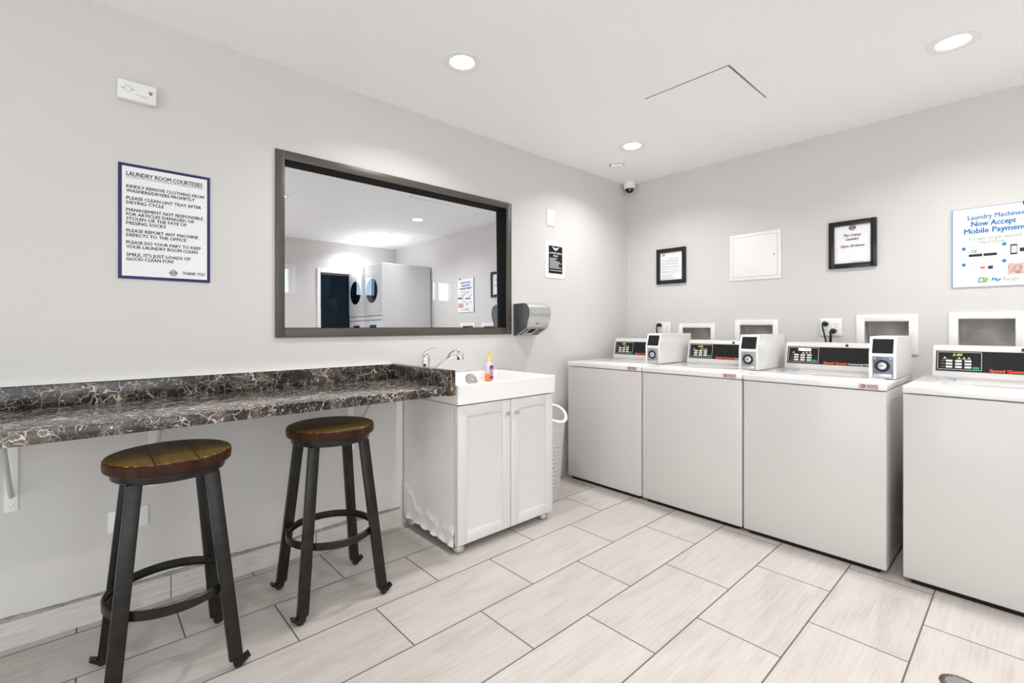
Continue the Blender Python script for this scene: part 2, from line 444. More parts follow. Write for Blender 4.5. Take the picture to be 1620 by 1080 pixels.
# base tile strip with a rough line of caulk on top
def basestrip():
    bm = nb(); box(bm, XL, -2.312, -.011, -.0005, 0, .098, .001); box(bm, -1.55, -.02, -.011, -.0005, 0, .098, .001); return bm
struct('baseboard_left', basestrip(), 'basetile')
def caulk():
    bm = nb()
    x = XL
    while x < -2.33:
        x2 = x+.03; hgt = .110+.004*math.sin(x*9)+random.uniform(-.0015, .0015)
        box(bm, x, x2+.001, -.0095-random.uniform(0, .0015), -.0003, .0982, hgt); x = x2
    return bm
struct('trim_1', caulk(), 'grout')
struct('baseboard_right', box(nb(), -.011, -.0005, YB, -.012, 0, .098, .001), 'basetile')

# interior viewing pane in wall A: frame, gasket, reflective pane
t = thing('viewing_window', 'large taupe metal framed interior window with reflective pane above the sink and counter', 'window', (-2.22, -.02, 1.09))
def frame_bm():
    bm = nb(); x0, x1, z0, z1 = -2.998, -1.443, 1.106, 2.030
    y0, y1 = -.012, -.0006
    box(bm, x0, WIN[0]+.002, y0, y1, z0, z1, .002); box(bm, WIN[1]-.002, x1, y0, y1, z0, z1, .002)
    box(bm, WIN[0]+.002, WIN[1]-.002, y0-.001, y1, WIN[3]-.002, z1, .002); box(bm, WIN[0]+.002, WIN[1]-.002, y0-.001, y1, z0, WIN[2]+.002, .002)
    return bm
t.location = (-2.22, -.012, 1.106)
obj('frame', frame_bm(), 'frame', t)
def reveal():
    bm = nb(); y0, y1 = -.001, .11; e = .004
    box(bm, WIN[0]+.001, WIN[0]+.001+e, y0, y1, WIN[2]+.001, WIN[3]-.001); box(bm, WIN[1]-.001-e, WIN[1]-.001, y0, y1, WIN[2]+.001, WIN[3]-.001)
    box(bm, WIN[0]+.002, WIN[1]-.002, y0, y1, WIN[3]-.001-e, WIN[3]-.001); box(bm, WIN[0]+.002, WIN[1]-.002, y0, y1, WIN[2]+.001, WIN[2]+.001+e)
    return bm
obj('gasket', reveal(), 'gasket', t, label='black rubber glazing surround')
yw, pt = 0.0, math.radians(.468)
nrm = Vector((math.sin(yw)*math.cos(pt), -math.cos(yw)*math.cos(pt), math.sin(pt)))
q = Vector((0, -1, 0)).rotation_difference(nrm).to_matrix().to_4x4()
bm = nb(); t2 = bmesh.new(); t2.faces.new([t2.verts.new(p) for p in ((-.731, 0, -.4152), (.731, 0, -.4152), (.731, 0, .4152), (-.731, 0, .4152))])
join(bm, t2, Matrix.Translation((-2.221, .045, 1.570)) @ q)
obj('pane', bm, 'mirror', t, label='mirror-like glass pane reflecting the room', smooth=False)

# daylight window frames, shown by the pane or added unseen as fill
def slider(n, axis, pos, a0, a1, z0, z1, out, mull):
    bm = nb(); s = .028
    def B(p0, p1, q0, q1, d0, d1):
        if axis == 0: box(bm, min(pos+d0*out, pos+d1*out), max(pos+d0*out, pos+d1*out), p0, p1, q0, q1)
        else: box(bm, p0, p1, min(pos+d0*out, pos+d1*out), max(pos+d0*out, pos+d1*out), q0, q1)
    B(a0+.001, a0+s, z0+.001, z1-.001, 0, .05); B(a1-s, a1-.001, z0+.001, z1-.001, 0, .05)
    B(a0+s, a1-s, z0+.001, z0+s, 0, .05); B(a0+s, a1-s, z1-s, z1-.001, 0, .05); B(mull-.02, mull+.02, z0+s, z1-s, 0, .05)
    return struct(n, bm, 'frame' if n == 'window_1' else 'pvc')
slider('added_fill_window_3', 0, XL-.06, W3[0], W3[1], W3[2], W3[3], -1, -2.1)  # this window and the next are unseen, added only for fill light
slider('added_fill_window_5', 1, YB-.16, W5[0], W5[1], W5[2], W5[3], -1, -4.0)
# the unlit room behind the pane, with its own daylight windows
BY = 3.2
BW1 = (-.02, .44, 1.51, 1.83); BW2 = (-1.15, -.80, 1.54, 1.83); BW3 = (-2.50, -1.87, 1.53, 1.86)
struct('wall_beyond', wall_grid(nb(), 1, BY, .30, -5.2, 2.6, 0, H, [BW1, BW2, BW3]), 'wall_dim')
bm = nb(); box(bm, -5.3, -5.2, .13, BY, 0, H); box(bm, 2.6, 2.7, .13, BY, 0, H); box(bm, -5.2, -4.9, .12, .13, 0, H); box(bm, .121, 2.6, .11, .12, 0, H)
struct('wall_beyond_ends', bm, 'wall_dim')
struct('ceiling_beyond', box(nb(), -5.3, 2.7, .121, BY+.3, H, H+.05), 'wall_dim')
struct('floor_beyond', box(nb(), -5.3, 2.7, .301, BY+.3, -.05, 0), 'wall_dim')
for n, W_ in (('window_1', BW1), ('window_2', BW3), ('window_4', BW2)): slider(n, 1, BY+.16, W_[0], W_[1], W_[2], W_[3], 1, W_[0]+.18)
# doorway casing and the corridor beyond, blue dimness painted into its walls
bm = nb(); box(bm, DOOR[0]-.045, DOOR[0], YB+.0005, YB+.02, 0, DOOR[3]+.06, .003); box(bm, DOOR[0], DOOR[1], YB+.0005, YB+.02, DOOR[3], DOOR[3]+.06, .003)
struct('trim_2', bm, 'pvc')
bm = nb(); box(bm, -2.2, -2.1, YB-2.3, YB-.26, 0, H); box(bm, .2, .3, YB-2.3, YB-.26, 0, H)
box(bm, -2.2, .3, YB-2.4, YB-2.3, 0, H)
struct('wall_corridor', bm, 'wall_dim')
struct('trim_3', box(nb(), -2.2, .3, YB-2.4, YB-.13, H, H+.1), 'wall_dim')
t = thing('corridor_cabinet', 'dark cabinet with blue-lit upper doors in the dim room behind the pane', 'cabinet', (-1.46, 2.8, 0))
obj('lower_cabinet', box(nb(), -1.62, -1.30, 2.65, 3.15, 0, 1.46, .004), 'darkcab', t)
obj('upper_cabinet', box(nb(), -1.62, -1.30, 2.85, 3.15, 1.50, 1.83, .004), 'bluecab', t)

# ceiling downlights
def downlight(x, y, label, group):
    t = thing('ceiling_downlight', label, 'ceiling light', (x, y, H), group)
    bm = lathe(nb(), [(.060, .001), (.066, -.001), (.090, -.0035), (.096, -.002), (.097, -.0003), (.062, -.0002)], (x, y, H), 56, close=True)
    obj('trim_ring', bm, 'pvc', t)
    bm = lathe(nb(), [(.062, .0), (.055, .014), (.0535, .014), (.060, 0.0)], (x, y, H), 48, close=True)
    obj('baffle', bm, 'pvc', t)
    bm = lathe(nb(), [(.0555, .0145), (.061, .0145), (.061, .06), (0, .06), (0, .055), (.0555, .055)], (x, y, H), 32)
    obj('housing', bm, 'steel', t)
    bm = lathe(nb(), [(0, .013), (.0535, .013), (.0535, .016), (0, .016)], (x, y, H), 48)
    obj('lens', bm, 'lens', t, label='glowing round frosted lens')
    ld = bpy.data.lights.new('downlight_beam', 'AREA'); ld.shape = 'DISK'; ld.size = .10; ld.energy = LAMP; ld.spread = math.radians(135); ld.color = (.99, .99, 1.0)
    lo = bpy.data.objects.new('bulb', ld); C.objects.link(lo); lo.parent = t; lo.location = (0, 0, .0125)
    return t
M['lens'] = mat('frosted_glowing_lens', (1, 1, 1), .5, emit=(.98, .985, 1.0), es=6)
LL = ['recessed round ceiling light over the sink and window', 'small recessed ceiling light nearest the ceiling corner and smoke detector',
      'large recessed ceiling light at upper right of photo', 'recessed ceiling light above and in front of the camera, out of frame',
      'recessed ceiling light beside the stacked dryers, seen in the reflecting pane', 'recessed ceiling light above the stacked dryers, seen in the reflecting pane',
      'recessed ceiling light near the added back fill window, seen in the reflecting pane', 'recessed ceiling light beside the camera, out of frame',
      'recessed ceiling light in the rear corner, out of frame']
for (x, y), l in zip(LIGHTS, LL): downlight(x, y, l, 'recessed ceiling lights')

# ceiling access hatch: panel sits a little off centre so two sides show a dark gap
bm = nb(); box(bm, PNL[0]+.012, PNL[1]-.0008, PNL[2]+.012, PNL[3]-.0008, H+.0005, H+.0022)
tag(obj('access_hatch', bm, 'ceil', smooth=False), 'white square ceiling access hatch with a dark gap on two sides', 'hatch')
# smoke detector base
t = thing('smoke_detector', 'flat round white detector cover on ceiling near the corner', 'smoke detector', (-.568, -.283, H))
obj('base', lathe(nb(), [(0, -.0003), (.064, -.0003), (.066, -.004), (.062, -.010), (0, -.011)], (-.568, -.283, H), 48), 'pvc', t)
mtx = Matrix.Translation((-.568, -.283, H-.020)) @ Matrix.Rotation(TH, 4, 'Z')
bm = nb(); t2 = bmesh.new(); box(t2, -.036, .036, -.048, .048, -.010, .0095, .008, 3); join(bm, t2, mtx); obj('cover', bm, 'pvc', t)
for s in (-1, 1):
    bm = nb(); t2 = bmesh.new(); box(t2, -.020, -.012, s*.050-.006, s*.050+.006, -.003, .0095, .002); join(bm, t2, mtx); obj('clip', bm, 'grey_text', t)
# dome camera
t = thing('dome_camera', 'small white dome security camera with black lens bowl in ceiling corner', 'security camera', (-.075, -.075, H))
obj('housing', lathe(nb(), [(0, -.0003), (.050, -.0003), (.052, -.012), (.050, -.045), (.044, -.058), (.036, -.060), (0, -.060)], (-.075, -.075, H), 40), 'plastic', t)
obj('dome', lathe(nb(), [(.036, -.0602), (.035, -.072), (.028, -.086), (.015, -.094), (0, -.096)], (-.075, -.075, H), 40), 'darkglass', t, label='black glossy lens dome')
bm = nb(); lathe(bm, [(0, 0), (.008, 0), (.008, .004), (0, .004)], (-.108, -.100, H-.074), 16, axis=0); obj('lens', bm, 'steel', t)

# ------------------------------------------------------------------ wall A fittings
# CO alarm
t = thing('wall_alarm', 'white rectangular alarm mounted high on wall above the courtesies sign', 'alarm', (-3.526, -.001, 2.078))
obj('case', box(nb(), -3.590, -3.464, -.034, -.0006, 2.080, 2.157, .006, 3), 'plastic', t)
bm = nb()
for i in range(28):
    a0, a1 = 2*PI*i/28, 2*PI*(i+1)/28
    tube(bm, [(-3.558+.012*math.cos(a0), -.0345, 2.121+.012*math.sin(a0)), (-3.558+.012*math.cos(a1), -.0345, 2.121+.012*math.sin(a1))], .0006, 5)
obj('test_button', bm, 'grey_text', t)
bm = nb()
for k in range(3): box(bm, -3.491+.001*k, -3.478-.001*k, -.0350, -.0342, 2.127-.005*k, 2.1295-.005*k)
obj('speaker_slots', bm, 'ink', t)
bm = nb(); box(bm, -3.579, -3.571, -.0350, -.0342, 2.120, 2.1225); obj('indicator', bm, 'grey_text', t); bm = nb(); box(bm, -3.545, -3.537, -.0350, -.0342, 2.120, 2.1225); obj('indicator', bm, 'grey_text', t); bm = nb(); box(bm, -3.532, -3.492, -.0346, -.0342, 2.104, 2.1052); box(bm, -3.520, -3.496, -.0346, -.0342, 2.099, 2.1002)
obj('print_lines', bm, 'grey_text', t)

# courtesies sign
t = thing('courtesies_sign', 'white sign with navy border listing laundry room courtesies on left wall', 'sign', (-3.427, -.001, 1.357))
sx0, sx1, sz0, sz1 = -3.587, -3.269, 1.357, 1.828
obj('border', box(nb(), sx0, sx1, -.005, -.0006, sz0, sz1, .001), 'navy', t, label='navy blue sign border')
obj('board', box(nb(), sx0+.012, sx1-.012, -.0062, -.0051, sz0+.012, sz1-.012), 'paper', t)
bm = nb()
lines = [(1.778, 'LAUNDRY ROOM COURTESIES', .0255, .262), (1.729, 'KINDLY REMOVE CLOTHING FROM', .0185, .268), (1.711, 'WASHERS/DRYERS PROMPTLY', .0185, .234),
         (1.681, 'PLEASE CLEAN LINT TRAY AFTER', .0185, .258), (1.663, 'DRYING CYCLE', .0185, .124),
         (1.633, 'MANAGEMENT NOT RESPONSIBLE', .0185, .264), (1.615, 'FOR ARTICLES DAMAGED OR', .0185, .232), (1.597, 'STOLEN OR THE FATE OF', .0185, .204), (1.579, 'MISSING SOCKS', .0185, .130),
         (1.548, 'PLEASE REPORT ANY MACHINE', .0185, .246), (1.530, 'DEFECTS TO THE OFFICE', .0185, .202),
         (1.500, 'PLEASE DO YOUR PART TO KEEP', .0185, .256), (1.482, 'YOUR LAUNDRY ROOM CLEAN', .0185, .244),
         (1.450, 'SMILE, IT\'S JUST LOADS OF', .0185, .218), (1.432, 'GOOD CLEAN FUN!', .0185, .157)]
for z, s, sz, wd in lines: letter(bm, s, sz, (sx0+.026, -.0066, z), 'a', width=wd, bold=.0004)
letter(bm, 'THANK YOU', .0185, (sx1-.022, -.0066, 1.386), 'a', width=.080, bold=.0003, align='RIGHT')
box(bm, sx0+.026, sx0+.290, -.0068, -.0063, 1.772, 1.7735)
obj('lettering', bm, 'ink', t, smooth=False)
def seal(bm, c, r, axis):
    lathe(bm, [(r*.82, 0), (r, 0), (r, .0006), (r*.82, .0006)], c, 32, axis=axis, close=True)
    lathe(bm, [(r*.55, 0), (r*.70, 0), (r*.70, .0006), (r*.55, .0006)], c, 32, axis=axis, close=True)
    cx, cy, cz = c
    for k in (-1, 0, 1):
        w_ = r*(1.2 if k == 0 else .75)
        if axis == 1: box(bm, cx-w_, cx+w_, cy-.0006, cy, cz+k*r*.3-r*.1, cz+k*r*.3+r*.1)
        else: box(bm, cx-.0002, cx+.0004, cy-w_, cy+w_, cz+k*r*.3-r*.1, cz+k*r*.3+r*.1)
bm = nb(); seal(bm, (-3.404, -.0064, 1.391), .0135, 1); obj('emblem', bm, 'grey_text', t, label='round grey emblem')

# blank plate and rules sign near corner
bm = box(nb(), -1.071, -.984, -.007, -.0006, 1.932, 2.058, .003)
tag(obj('blank_plate', bm, 'pvc'), 'white blank wall plate above the small black rules sign', 'wall plate')
t = thing('rules_sign', 'small white sheet with black printed rules on wall above the hand dryer', 'sign', (-.977, -.001, 1.533))
obj('backing', box(nb(), -1.090, -.865, -.004, -.0006, 1.533, 1.820, .0008), 'paper', t)
obj('black_panel', box(nb(), -1.052, -.897, -.0052, -.0041, 1.571, 1.783), 'fascia', t, label='black printed panel')
bm = nb()
prism(bm, [(-1.016, 1.776), (-.975, 1.766), (-.934, 1.776), (-.960, 1.752), (-.968, 1.756), (-.975, 1.740), (-.982, 1.756), (-.990, 1.752)], 1, -.0060, -.0053)
letter(bm, 'LAUNDRY CENTER', .017, (-.975, -.0056, 1.722), 'a', width=.140, bold=.0005, align='CENTER')
letter(bm, 'RULES', .017, (-.975, -.0056, 1.701), 'a', width=.050, bold=.0006, align='CENTER')
for i, wd in enumerate((.085, .070, .110, .130, .100, .105, .132)):
    z = 1.686-.012*i; box(bm, -1.042, -1.042+wd, -.0058, -.0053, z-.0022, z+.0022)
box(bm, -1.042, -.908, -.0058, -.0053, 1.592, 1.5955)
obj('lettering', bm, 'paper', t, smooth=False)
bm = nb()
for x in (-1.082, -.873):
    for z in (1.812, 1.541): bm = nb(); lathe(bm, [(0, 0), (.0035, 0), (.003, .0015), (0, .002)], (x, -.0041, z), 12, axis=1); obj('screw', bm, 'steel', t)

# hand dryer
t = thing('hand_dryer', 'brushed steel wall hand dryer between the window and the corner', 'hand dryer', (-1.31, -.001, 1.094))
prof = [(-.001, 1.094), (-.001, 1.322), (-.110, 1.325), (-.134, 1.318), (-.152, 1.300), (-.161, 1.275), (-.162, 1.250), (-.156, 1.222), (-.146, 1.200), (-.140, 1.180), (-.138, 1.166), (-.136, 1.158), (-.120, 1.145), (-.035, 1.098), (-.020, 1.094)]
def dryer_body():
    bm = nb(); prism(bm, prof, 0, -1.412, -1.200, 0)
    return bm
obj('cover', dryer_body(), 'steel', t)
for s, nm in ((-1, -1.4155), (1, -1.1995)):
    bm = nb(); prism(bm, [(y*.985 if y < -.02 else y, 1.094+(z-1.094)*.985+.002) for y, z in prof], 0, nm, nm+.003)
    obj('side_panel', bm, 'steel_dark', t, label='darker grey side panel')
bm = nb(); lathe(bm, [(0, 0), (.006, 0), (.006, .003), (0, .003)], (-1.314, -.1400, 1.182), 20, axis=1); obj('push_sensor', bm, 'ink', t)
bm = nb(); lathe(bm, [(0, 0), (.0035, 0), (.003, .002), (0, .002)], (-1.4155, -.025, 1.215), 12, axis=0, mtx=None); obj('screw', bm, 'chrome', t)
# underside slopes: outlet and vents lie on the sloped face (from (-.120,1.145) to (-.035,1.098))
def slope_pt(s): return (-.120+.085*s, 1.145-.047*s)
sn = Vector((0, -.047, -.085)).normalized()
def slope_patch(x0, x1, s0, s1, th=.0012):
    bm = nb(); y0, z0 = slope_pt(s0); y1, z1 = slope_pt(s1); o = sn*th; i_ = sn*-.001
    prism(bm, [(y0+i_.y, z0+i_.z), (y1+i_.y, z1+i_.z), (y1+o.y, z1+o.z), (y0+o.y, z0+o.z)], 0, x0, x1); return bm
obj('air_outlet', slope_patch(-1.352, -1.298, .04, .62), 'darkgap', t, label='black air outlet')
for a, b in ((-1.277, -1.214), (-1.400, -1.372)):
    for k in range(5): obj('vent_slot', slope_patch(a, b, .05+.19*k, .05+.19*k+.09), 'ink', t)

# blank double plate low on wall
bm = box(nb(), -3.619, -3.489, -.006, -.0006, .333, .419, .003)
tag(obj('blank_plate', bm, 'pvc'), 'white double blank plate low on wall behind the nearer stool', 'wall plate')

# ------------------------------------------------------------------ counter
ct = thing('counter', 'long dark brown marble look counter with upstand along the left wall', 'counter', (-3.5, -.3, .822))
obj('worktop', box(nb(), -4.9, -2.378, -.560, -.0006, .822, .862, .003), ['granite', 'granite_sheen'], ct)
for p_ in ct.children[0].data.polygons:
    if p_.normal.z > .7: p_.material_index = 1  # upward faces get the copy with reflected light painted in
obj('back_splash', box(nb(), -4.9, -2.379, -.022, -.0008, .8622, .946, .002), 'granite', ct)
obj('side_splash', box(nb(), -2.3775, -2.338, -.585, -.0008, .822, .946, .002), 'granite', ct)
bm = nb(); box(bm, -2.3665, -2.3625, -.5862, -.5851, .846, .944); box(bm, -2.3625, -2.351, -.5862, -.5851, .848, .866); box(bm, -2.3615, -2.352, -.5862, -.5851, .866, .8665)
obj('chipped_edge', bm, 'edgewood', ct, label='chipped tan edge of the side splash')
bm = nb(); box(bm, -4.9, -2.379, -.024, -.0008, .9462, .950)
obj('caulk_line', bm, 'pvc', ct)
def bracket(x, label):
    t = thing('shelf_bracket', label, 'shelf bracket', (x, -.001, .49), 'brackets under the counter')
    obj('wall_plate', box(nb(), x-.018, x+.018, -.005, -.0006, .492, .821, .001), 'pvc', t)
    obj('top_arm', box(nb(), x-.016, x+.016, -.36, -.0055, .816, .8215, .001), 'pvc', t)
    bm = nb(); tube(bm, [(x, -.006, .545), (x, -.285, .817)], .007, 8); obj('brace', bm, 'brace', t)
    for z in (.515, .78):
        bm = nb(); lathe(bm, [(0, 0), (.006, 0), (.005, .003), (0, .004)], (x, -.005, z), 14, axis=1); obj('screw', bm, 'steel', t)
bracket(-3.884, 'white counter bracket with visible screw at far left edge')
bracket(-3.472, 'counter bracket behind the nearer stool seat')
bracket(-2.615, 'counter bracket behind the stool nearest the sink')

# ------------------------------------------------------------------ sink cabinet
CX0, CX1, CYF = -2.296, -1.590, -.520
s = thing('sink_cabinet', 'white two door sink cabinet with warped left side panel', 'sink cabinet', (-1.94, -.27, 0))
def carcass():
    bm = nb()
    box(bm, CX0+.004, CX0+.016, CYF+.002, -.02, .055, .762)
    box(bm, CX1-.012, CX1, CYF+.002, -.02, .045, .762, .001)
    box(bm, CX0+.017, CX1-.013, CYF+.004, -.02, .050, .062); box(bm, CX0+.017, CX1-.013, -.032, -.02, .063, .762)
    box(bm, CX0+.001, CX0+.019, CYF-.0005, CYF+.0015, .045, .762)
    return bm
obj('carcass', carcass(), 'cab', s)
def warped():
    bm = nb(); n, mz = 60, 40; g = []
    random.seed(9)
    wav = [random.uniform(-1, 1) for _ in range(n+1)]
    for i in range(n+1):
        y = CYF+.004+(-.012-CYF-.004)*i/n; u = i/n
        zb = .040+.022*u+.0022*wav[i]+.0022*math.sin(u*31)+.0016*math.sin(u*71)
        col = []
        for j in range(mz+1):
            z = zb+(.760-zb)*j/mz
            # line of the lifted skin: low in the middle of the panel and rising towards the wall
            ln = .10+.05*(u)+.22*max(0, u-.72)**1.0+.16*max(0, u-.72)+.012*math.sin(u*17)+.006*math.sin(u*41)
            d = z-ln
            x = CX0-.0005-.006*math.exp(-(d/.008)**2)
            if z < ln: x -= .004+.004*math.sin(u*23)*max(0, (ln-z)/ln)+.006*max(0, (.03-(z-zb))/.03)*(1+.8*math.sin(u*37))
            col.append(bm.verts.new((x, y, z)))
        g.append(col)
    for i in range(n):
        for j in range(mz): bm.faces.new((g[i][j], g[i+1][j], g[i+1][j+1], g[i][j+1]))
    bmesh.ops.recalc_face_normals(bm, faces=bm.faces)
    back = bmesh.new(); me_ = bpy.data.meshes.new('x'); bm.to_mesh(me_); back.from_mesh(me_); bpy.data.meshes.remove(me_)
    for v in back.verts: v.co.x = max(v.co.x+.0025, v.co.x)
    bmesh.ops.reverse_faces(back, faces=back.faces); join(bm, back)
    return bm
obj('side_panel', warped(), 'sheet', s, label='beige grey laminate side panel, swollen and peeling at the bottom')
def door(x0, x1, kx, lab):
    bm = nb(); y0, y1 = CYF-.020, CYF-.001; z0, z1 = .047, .757; r = .058
    box(bm, x0, x0+r, y0, y1, z0, z1, .0015); box(bm, x1-r, x1, y0, y1, z0, z1, .0015)
    box(bm, x0+r, x1-r, y0, y1, z0, z0+r, .0015); box(bm, x0+r, x1-r, y0, y1, z1-r, z1, .0015)
    prism(bm, [(x0+r, y1-.002), (x1-r, y1-.002), (x1-r, y0+.008), (x0+r, y0+.008)], 2, z0+r, z1-r)
    d = obj('door', bm, 'cab', s, label=lab)
    bm = nb(); lathe(bm, [(0, 0), (.005, 0), (.005, .010), (.011, .012), (.0135, .019), (.011, .026), (.004, .029), (0, .029)], (kx, y0, .682), 10, axis=1)
    obj('knob', bm, 'chrome', d, label='faceted clear chrome knob')
door(CX0+.004, -1.932, -1.962, 'left cabinet door'); door(-1.927, CX1, -1.897, 'right cabinet door')
for x, y in ((CX0+.036, CYF+.018), (CX1-.045, CYF+.018), (CX0+.036, -.05), (CX1-.045, -.05)):
    bm = nb(); lathe(bm, [(0, 0), (.020, 0), (.030, .012), (.031, .028), (.024, .040), (.018, .0445), (0, .0445)], (x, y, 0), 24); obj('foot', bm, 'foot', s)
# utility tub
TX0, TX1, TY0, TY1, TZ0, TZ1 = -2.300, -1.572, -.553, -.004, .7635, .866
u = thing('utility_sink', 'white drop-in utility sink basin on the white cabinet', 'sink', (-1.94, -.28, TZ0))
def tub():
    bm = nb()
    def ring(x0, x1, y0, y1, z, r, n=6):
        out = []
        for cx, cy, a0 in ((x1-r, y1-r, 0), (x0+r, y1-r, 90), (x0+r, y0+r, 180), (x1-r, y0+r, 270)):
            for k in range(n+1):
                a = math.radians(a0+90*k/n); out.append(bm.verts.new((cx+r*math.cos(a), cy+r*math.sin(a), z)))
        return out
    R = [ring(TX0+.006, TX1-.006, TY0+.006, TY1, TZ0, .008), ring(TX0, TX1, TY0, TY1, TZ1-.004, .012), ring(TX0+.003, TX1-.003, TY0+.003, TY1-.003, TZ1, .010),
         ring(TX0+.022, TX1-.022, TY0+.018, TY1-.022, TZ1, .03), ring(TX0+.028, TX1-.028, TY0+.023, TY1-.028, TZ1-.012, .03),
         ring(TX0+.034, TX1-.040, TY0+.030, TY1-.036, .806, .035), ring(TX0+.050, TX1-.075, TY0+.05, TY1-.115, .802, .05), ring(TX0+.070, TX1-.10, TY0+.075, TY1-.13, .56, .06)]
    for A, B in zip(R[:-1], R[1:]):
        n = len(A)
        for i in range(n): bm.faces.new((A[i], A[(i+1) % n], B[(i+1) % n], B[i]))
    bm.faces.new(R[-1]); bmesh.ops.recalc_face_normals(bm, faces=bm.faces)
    return bm
obj('basin', tub(), 'tub', u)
# strainer ring against the rear wall of the basin
mtx = Matrix.Translation((-1.905, -.150, .829)) @ Matrix.Rotation(math.radians(58), 4, 'X')
bm = nb(); lathe(bm, [(.030, -.003), (.042, -.003), (.045, 0), (.042, .004), (.033, .003), (.030, -.001)], (0, 0, 0), 40, close=True, mtx=mtx)
lathe(bm, [(0, -.004), (.031, -.003), (.031, -.001), (.012, .000), (.008, .010), (0, .012)], (0, 0, 0), 30, mtx=mtx)
tag(obj('sink_strainer', bm, 'chrome'), 'round chrome strainer standing in the white sink', 'sink strainer')
# faucet
f = thing('faucet', 'chrome single lever sink faucet with long angled spout and spray head', 'faucet', (-2.170, -.070, TZ1))
fx, fy = -2.185, -.072
bm = nb(); lathe(bm, [(0, .0005), (.030, .0005), (.030, .008), (.024, .012), (.0235, .075), (.026, .078), (.026, .090), (.024, .094), (.0245, .100), (.023, .118), (.015, .132), (0, .137)], (fx, fy, TZ1), 32)
obj('body', bm, 'chrome', f)
bm = nb(); tube(bm, smoothpath([(fx-.006, fy+.010, TZ1+.118), (fx-.001, fy-.006, TZ1+.140), (fx+.014, fy-.030, TZ1+.158), (fx+.034, fy-.058, TZ1+.168)], 5), [.016]*4+[.014, .0125, .011, .0095, .008, .0075, .007, .0065, .006, .0055, .005, .005], 12)
obj('lever', bm, 'chrome', f)
P = [(fx+.010, fy-.010, TZ1+.040), (fx+.040, fy-.045, TZ1+.048), (fx+.064, fy-.072, TZ1+.076), (fx+.096, fy-.106, TZ1+.112)]
bm = nb(); tube(bm, smoothpath(P, 6), .0105, 14); obj('spout', bm, 'chrome', f)
bm = nb(); tube(bm, smoothpath([(fx+.086, fy-.096, TZ1+.104), (fx+.104, fy-.114, TZ1+.126), (fx+.124, fy-.130, TZ1+.134), (fx+.140, fy-.144, TZ1+.120), (fx+.142, fy-.148, TZ1+.098)], 5),
    [.012, .013, .014, .016, .018, .020, .021, .022, .022, .022, .022, .022, .022, .0225, .023, .023, .023, .0225, .022, .0215, .021], 18); obj('spray_head', bm, 'chrome', f)
# soap bottle
bx, by, bz = -1.718, -.092, .8065
p = thing('soap_bottle', 'pump soap bottle with orange liquid and purple pink label on sink edge', 'soap bottle', (bx, by, bz))
def ell(pr, sx=.031, sy=.020):
    bm = nb(); lathe(bm, [(r, h) for r, h in pr], (0, 0, 0), 32)
    for v in bm.verts: v.co.x = v.co.x*sx+bx; v.co.y = v.co.y*sy+by; v.co.z += bz
    return bm
obj('bottle', ell([(0, 0), (.92, 0), (1, .004), (1, .085), (.93, .105), (.6, .122), (.36, .130), (0, .130)]), 'clearplastic', p, label='clear plastic bottle')
obj('liquid', ell([(0, .0005), (.94, .0005), (1.012, .004), (1.012, .045), (0, .0455)]), 'soap', p, label='orange liquid soap')
def lab(z0, z1, a0, a1, k=1.05):
    bm = nb(); n = 14; lo = []; hi = []
    for i in range(n+1):
        a = math.radians(a0+(a1-a0)*i/n)
        lo.append(bm.verts.new((bx+.031*k*math.cos(a), by+.020*k*math.sin(a), bz+z0))); hi.append(bm.verts.new((bx+.031*k*math.cos(a), by+.020*k*math.sin(a), bz+z1)))
    for i in range(n): bm.faces.new((lo[i], lo[i+1], hi[i+1], hi[i]))
    bmesh.ops.solidify(bm, geom=bm.faces[:], thickness=.0004); return bm
L_ = obj('label', lab(.012, .100, -105, -5), 'pink', p, label='pink front label')
obj('label_band', lab(.014, .030, -105, -5, 1.08), 'purple', L_, label='purple band'); obj('label_cap', lab(.078, .098, -105, -5, 1.08), 'purple', L_, label='purple band')
obj('pump_collar', ell([(0, .1305), (.5, .1305), (.5, .146), (.38, .152), (.18, .156), (0, .156)], .03, .03), 'cream', p, label='amber pump collar')
bm = nb(); tube(bm, [(bx, by, bz+.157), (bx, by, bz+.180)], .004, 10); tube(bm, [(bx-.002, by+.006, bz+.184), (bx, by, bz+.186), (bx+.004, by-.034, bz+.182)], [.009, .010, .005], 10)
obj('pump_head', bm, 'cream', p, label='yellow pump head')

# ------------------------------------------------------------------ laundry basket
lb = thing('laundry_basket', 'tall white plastic basket with pierced sides between the sink cabinet and the first washer', 'basket', (-1.395, -.245, 0))
def basket():
    bm = nb(); nu, nz = 160, 84; g = []
    for j in range(nz+1):
        z = .003+.567*j/nz; r = .128+.044*(j/nz)
        dip = 0
        g.append([])
        for i in range(nu):
            a = 2*PI*i/nu; zz = z
            if j > nz*.7: zz = z+(.035*(math.cos(2*a-.6))*((j/nz-.7)/.3))
            g[-1].append(bm.verts.new((-1.395+r*1.04*math.cos(a), -.245+r*.96*math.sin(a), zz)))
    for j in range(nz):
        for i in range(nu):
            hole = 9 < j < 70 and ((j % 4 in (1, 2) and (i+(j//4 % 2)*2) % 4 == 0))
            if not hole: bm.faces.new((g[j][i], g[j][(i+1) % nu], g[j+1][(i+1) % nu], g[j+1][i]))
    bm.faces.new(g[0])
    bmesh.ops.solidify(bm, geom=bm.faces[:], thickness=.0025)
    return bm
obj('body', basket(), 'plastic', lb)
bm = nb(); ring_ = []
for i in range(97):
    a = 2*PI*i/96; ring_.append((-1.395+.176*1.04*math.cos(a), -.245+.176*.96*math.sin(a), .566+.035*math.cos(2*a-.6)))
tube(bm, ring_, .0115, 12, cap=False); obj('rim', bm, 'plastic', lb)

